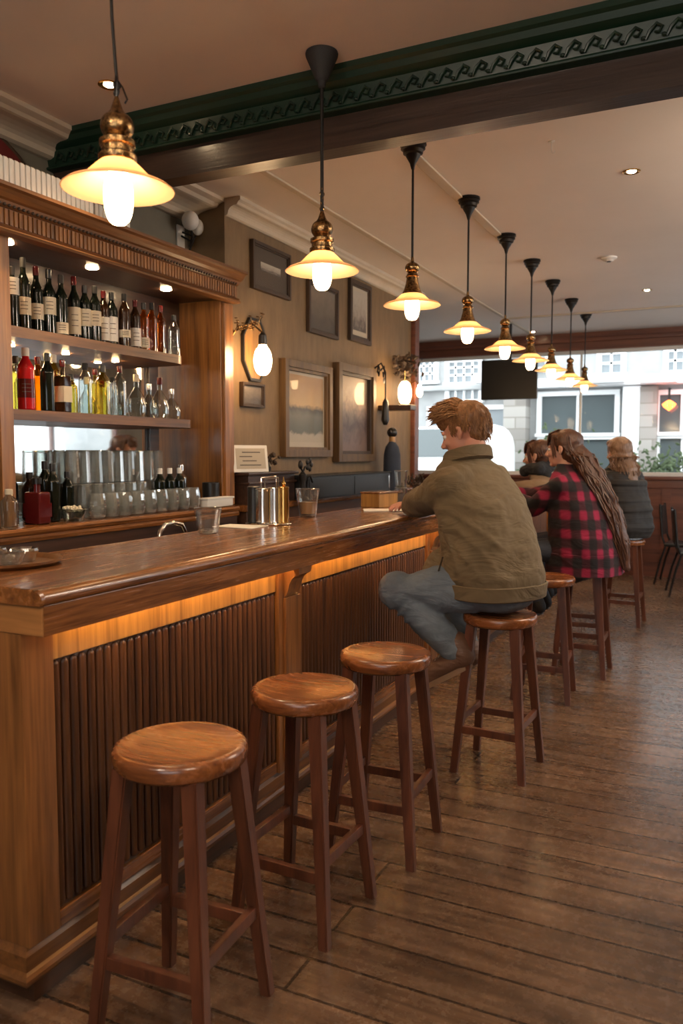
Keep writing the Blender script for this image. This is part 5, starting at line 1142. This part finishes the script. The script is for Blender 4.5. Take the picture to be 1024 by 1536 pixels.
x0, x1, ya, yb, z0, z1 = rect(764, 500, 793, 725, 0, 0.4); S(MB().bx(x0, x1, ya, yb, -0.1, 9), 'brick_pier', M['block'])
for i, (a, b, d) in enumerate(((722, 762, 'left'), (884, 941, 'middle'), (963, 1018, 'right'))):
    pass
    x0, x1, ya, yb, z0, z1 = rect(a, 565, b, 578, 0.36, 0.7); o = MB().bx(0, x1-x0, -0.3, 0, 0, z1-z0, bev=0.03).bx(0.1, x1-x0-0.1, 0, 0.33, 0.05, 0.12).build('shop_sign', M['ext_white'], loc=(x0, YS-0.36, z0)); tag(o, 'blank white sign box over the shopfront, %s one seen through the window' % d, 'sign')
p = at(1003, 608, y=YS-0.4); t = thing('street_lamp', 'glowing orange lamp in front of the shop window across the street', 'lamp', (p.x, p.y, p.z))
MB().lathe([(0, -0.10), (0.09, -0.03), (0.12, 0.02), (0.06, 0.07), (0, 0.10)], 20).build('lamp_glass', M['orange_lit'], t); MB().tube([(0, 0, 0.1), (0, 0.0, 0.3), (0, 0.38, 0.32)], 0.02, 8).build('bracket', M['iron'], t)
for px, py, lb in ((1000, 712, 'leafy planter across the street on the far right'), (835, 690, 'green bush seen through the window behind the long-haired women')):
    p = at(px, py, y=YS-0.8); t = thing('planter', lb, 'planter', (p.x, p.y, -0.1)); mb = MB(); hz = p.z+0.1
    for k in range(420): d = Vector((random.gauss(0, .28), random.gauss(0, .15), hz+random.gauss(0, .22))); mb.ball(d, (0.05, 0.028, 0.010), Euler((random.random()*6, random.random()*6, 0)).to_matrix().to_4x4(), sub=1)
    mb.tube([(0, 0, 0.4), (0, 0, hz)], 0.04, 6); mb.build('foliage', M['leaf'], t); MB().lathe([(0, 0), (0.25, 0), (0.34, 0.6), (0.30, 0.6), (0.28, 0.5), (0, 0.5)], 20).build('pot', M['stone'], t)
# made-up white vehicle shape in place of a bright glare patch
p = at(668, 690, y=13.0)
t = thing('glare_van', 'white van parked in the street seen behind the man\'s face', 'glare_van', (p.x-0.1, 13.6, -0.1))
mb = MB(); rs = []
for y_, w_, z0_, z1_ in ((-1.5, 0.72, 0.5, 1.1), (-1.45, 0.82, 0.35, 1.25), (-0.7, 0.88, 0.3, 1.5), (-0.2, 0.88, 0.3, 2.08), (1.0, 0.90, 0.3, 2.15)):
    rs.append([Vector((w_*math.copysign(abs(cos(2*pi*k/24))**0.45, cos(2*pi*k/24)), y_, (z0_+z1_)/2+(z1_-z0_)/2*math.copysign(abs(sin(2*pi*k/24))**0.45, sin(2*pi*k/24)))) for k in range(24)])
mb.rings(rs).build('body', M['ext_white'], t)
MB().box((0, -0.47, 1.78), (1.45, 0.02, 0.62), Euler((R(-40), 0, 0))).build('windscreen', M['ext_glass'], t)
for sx in (-1, 1):
    for y_ in (-0.95, 0.6): MB().lathe([(0, -0.1), (0.28, -0.1), (0.32, -0.06), (0.32, 0.06), (0.28, 0.1), (0, 0.1)], 24, (sx*0.80, y_, 0.32), Euler((0, R(90), 0)).to_matrix().to_4x4()).build('wheel', M['black_m'], t)
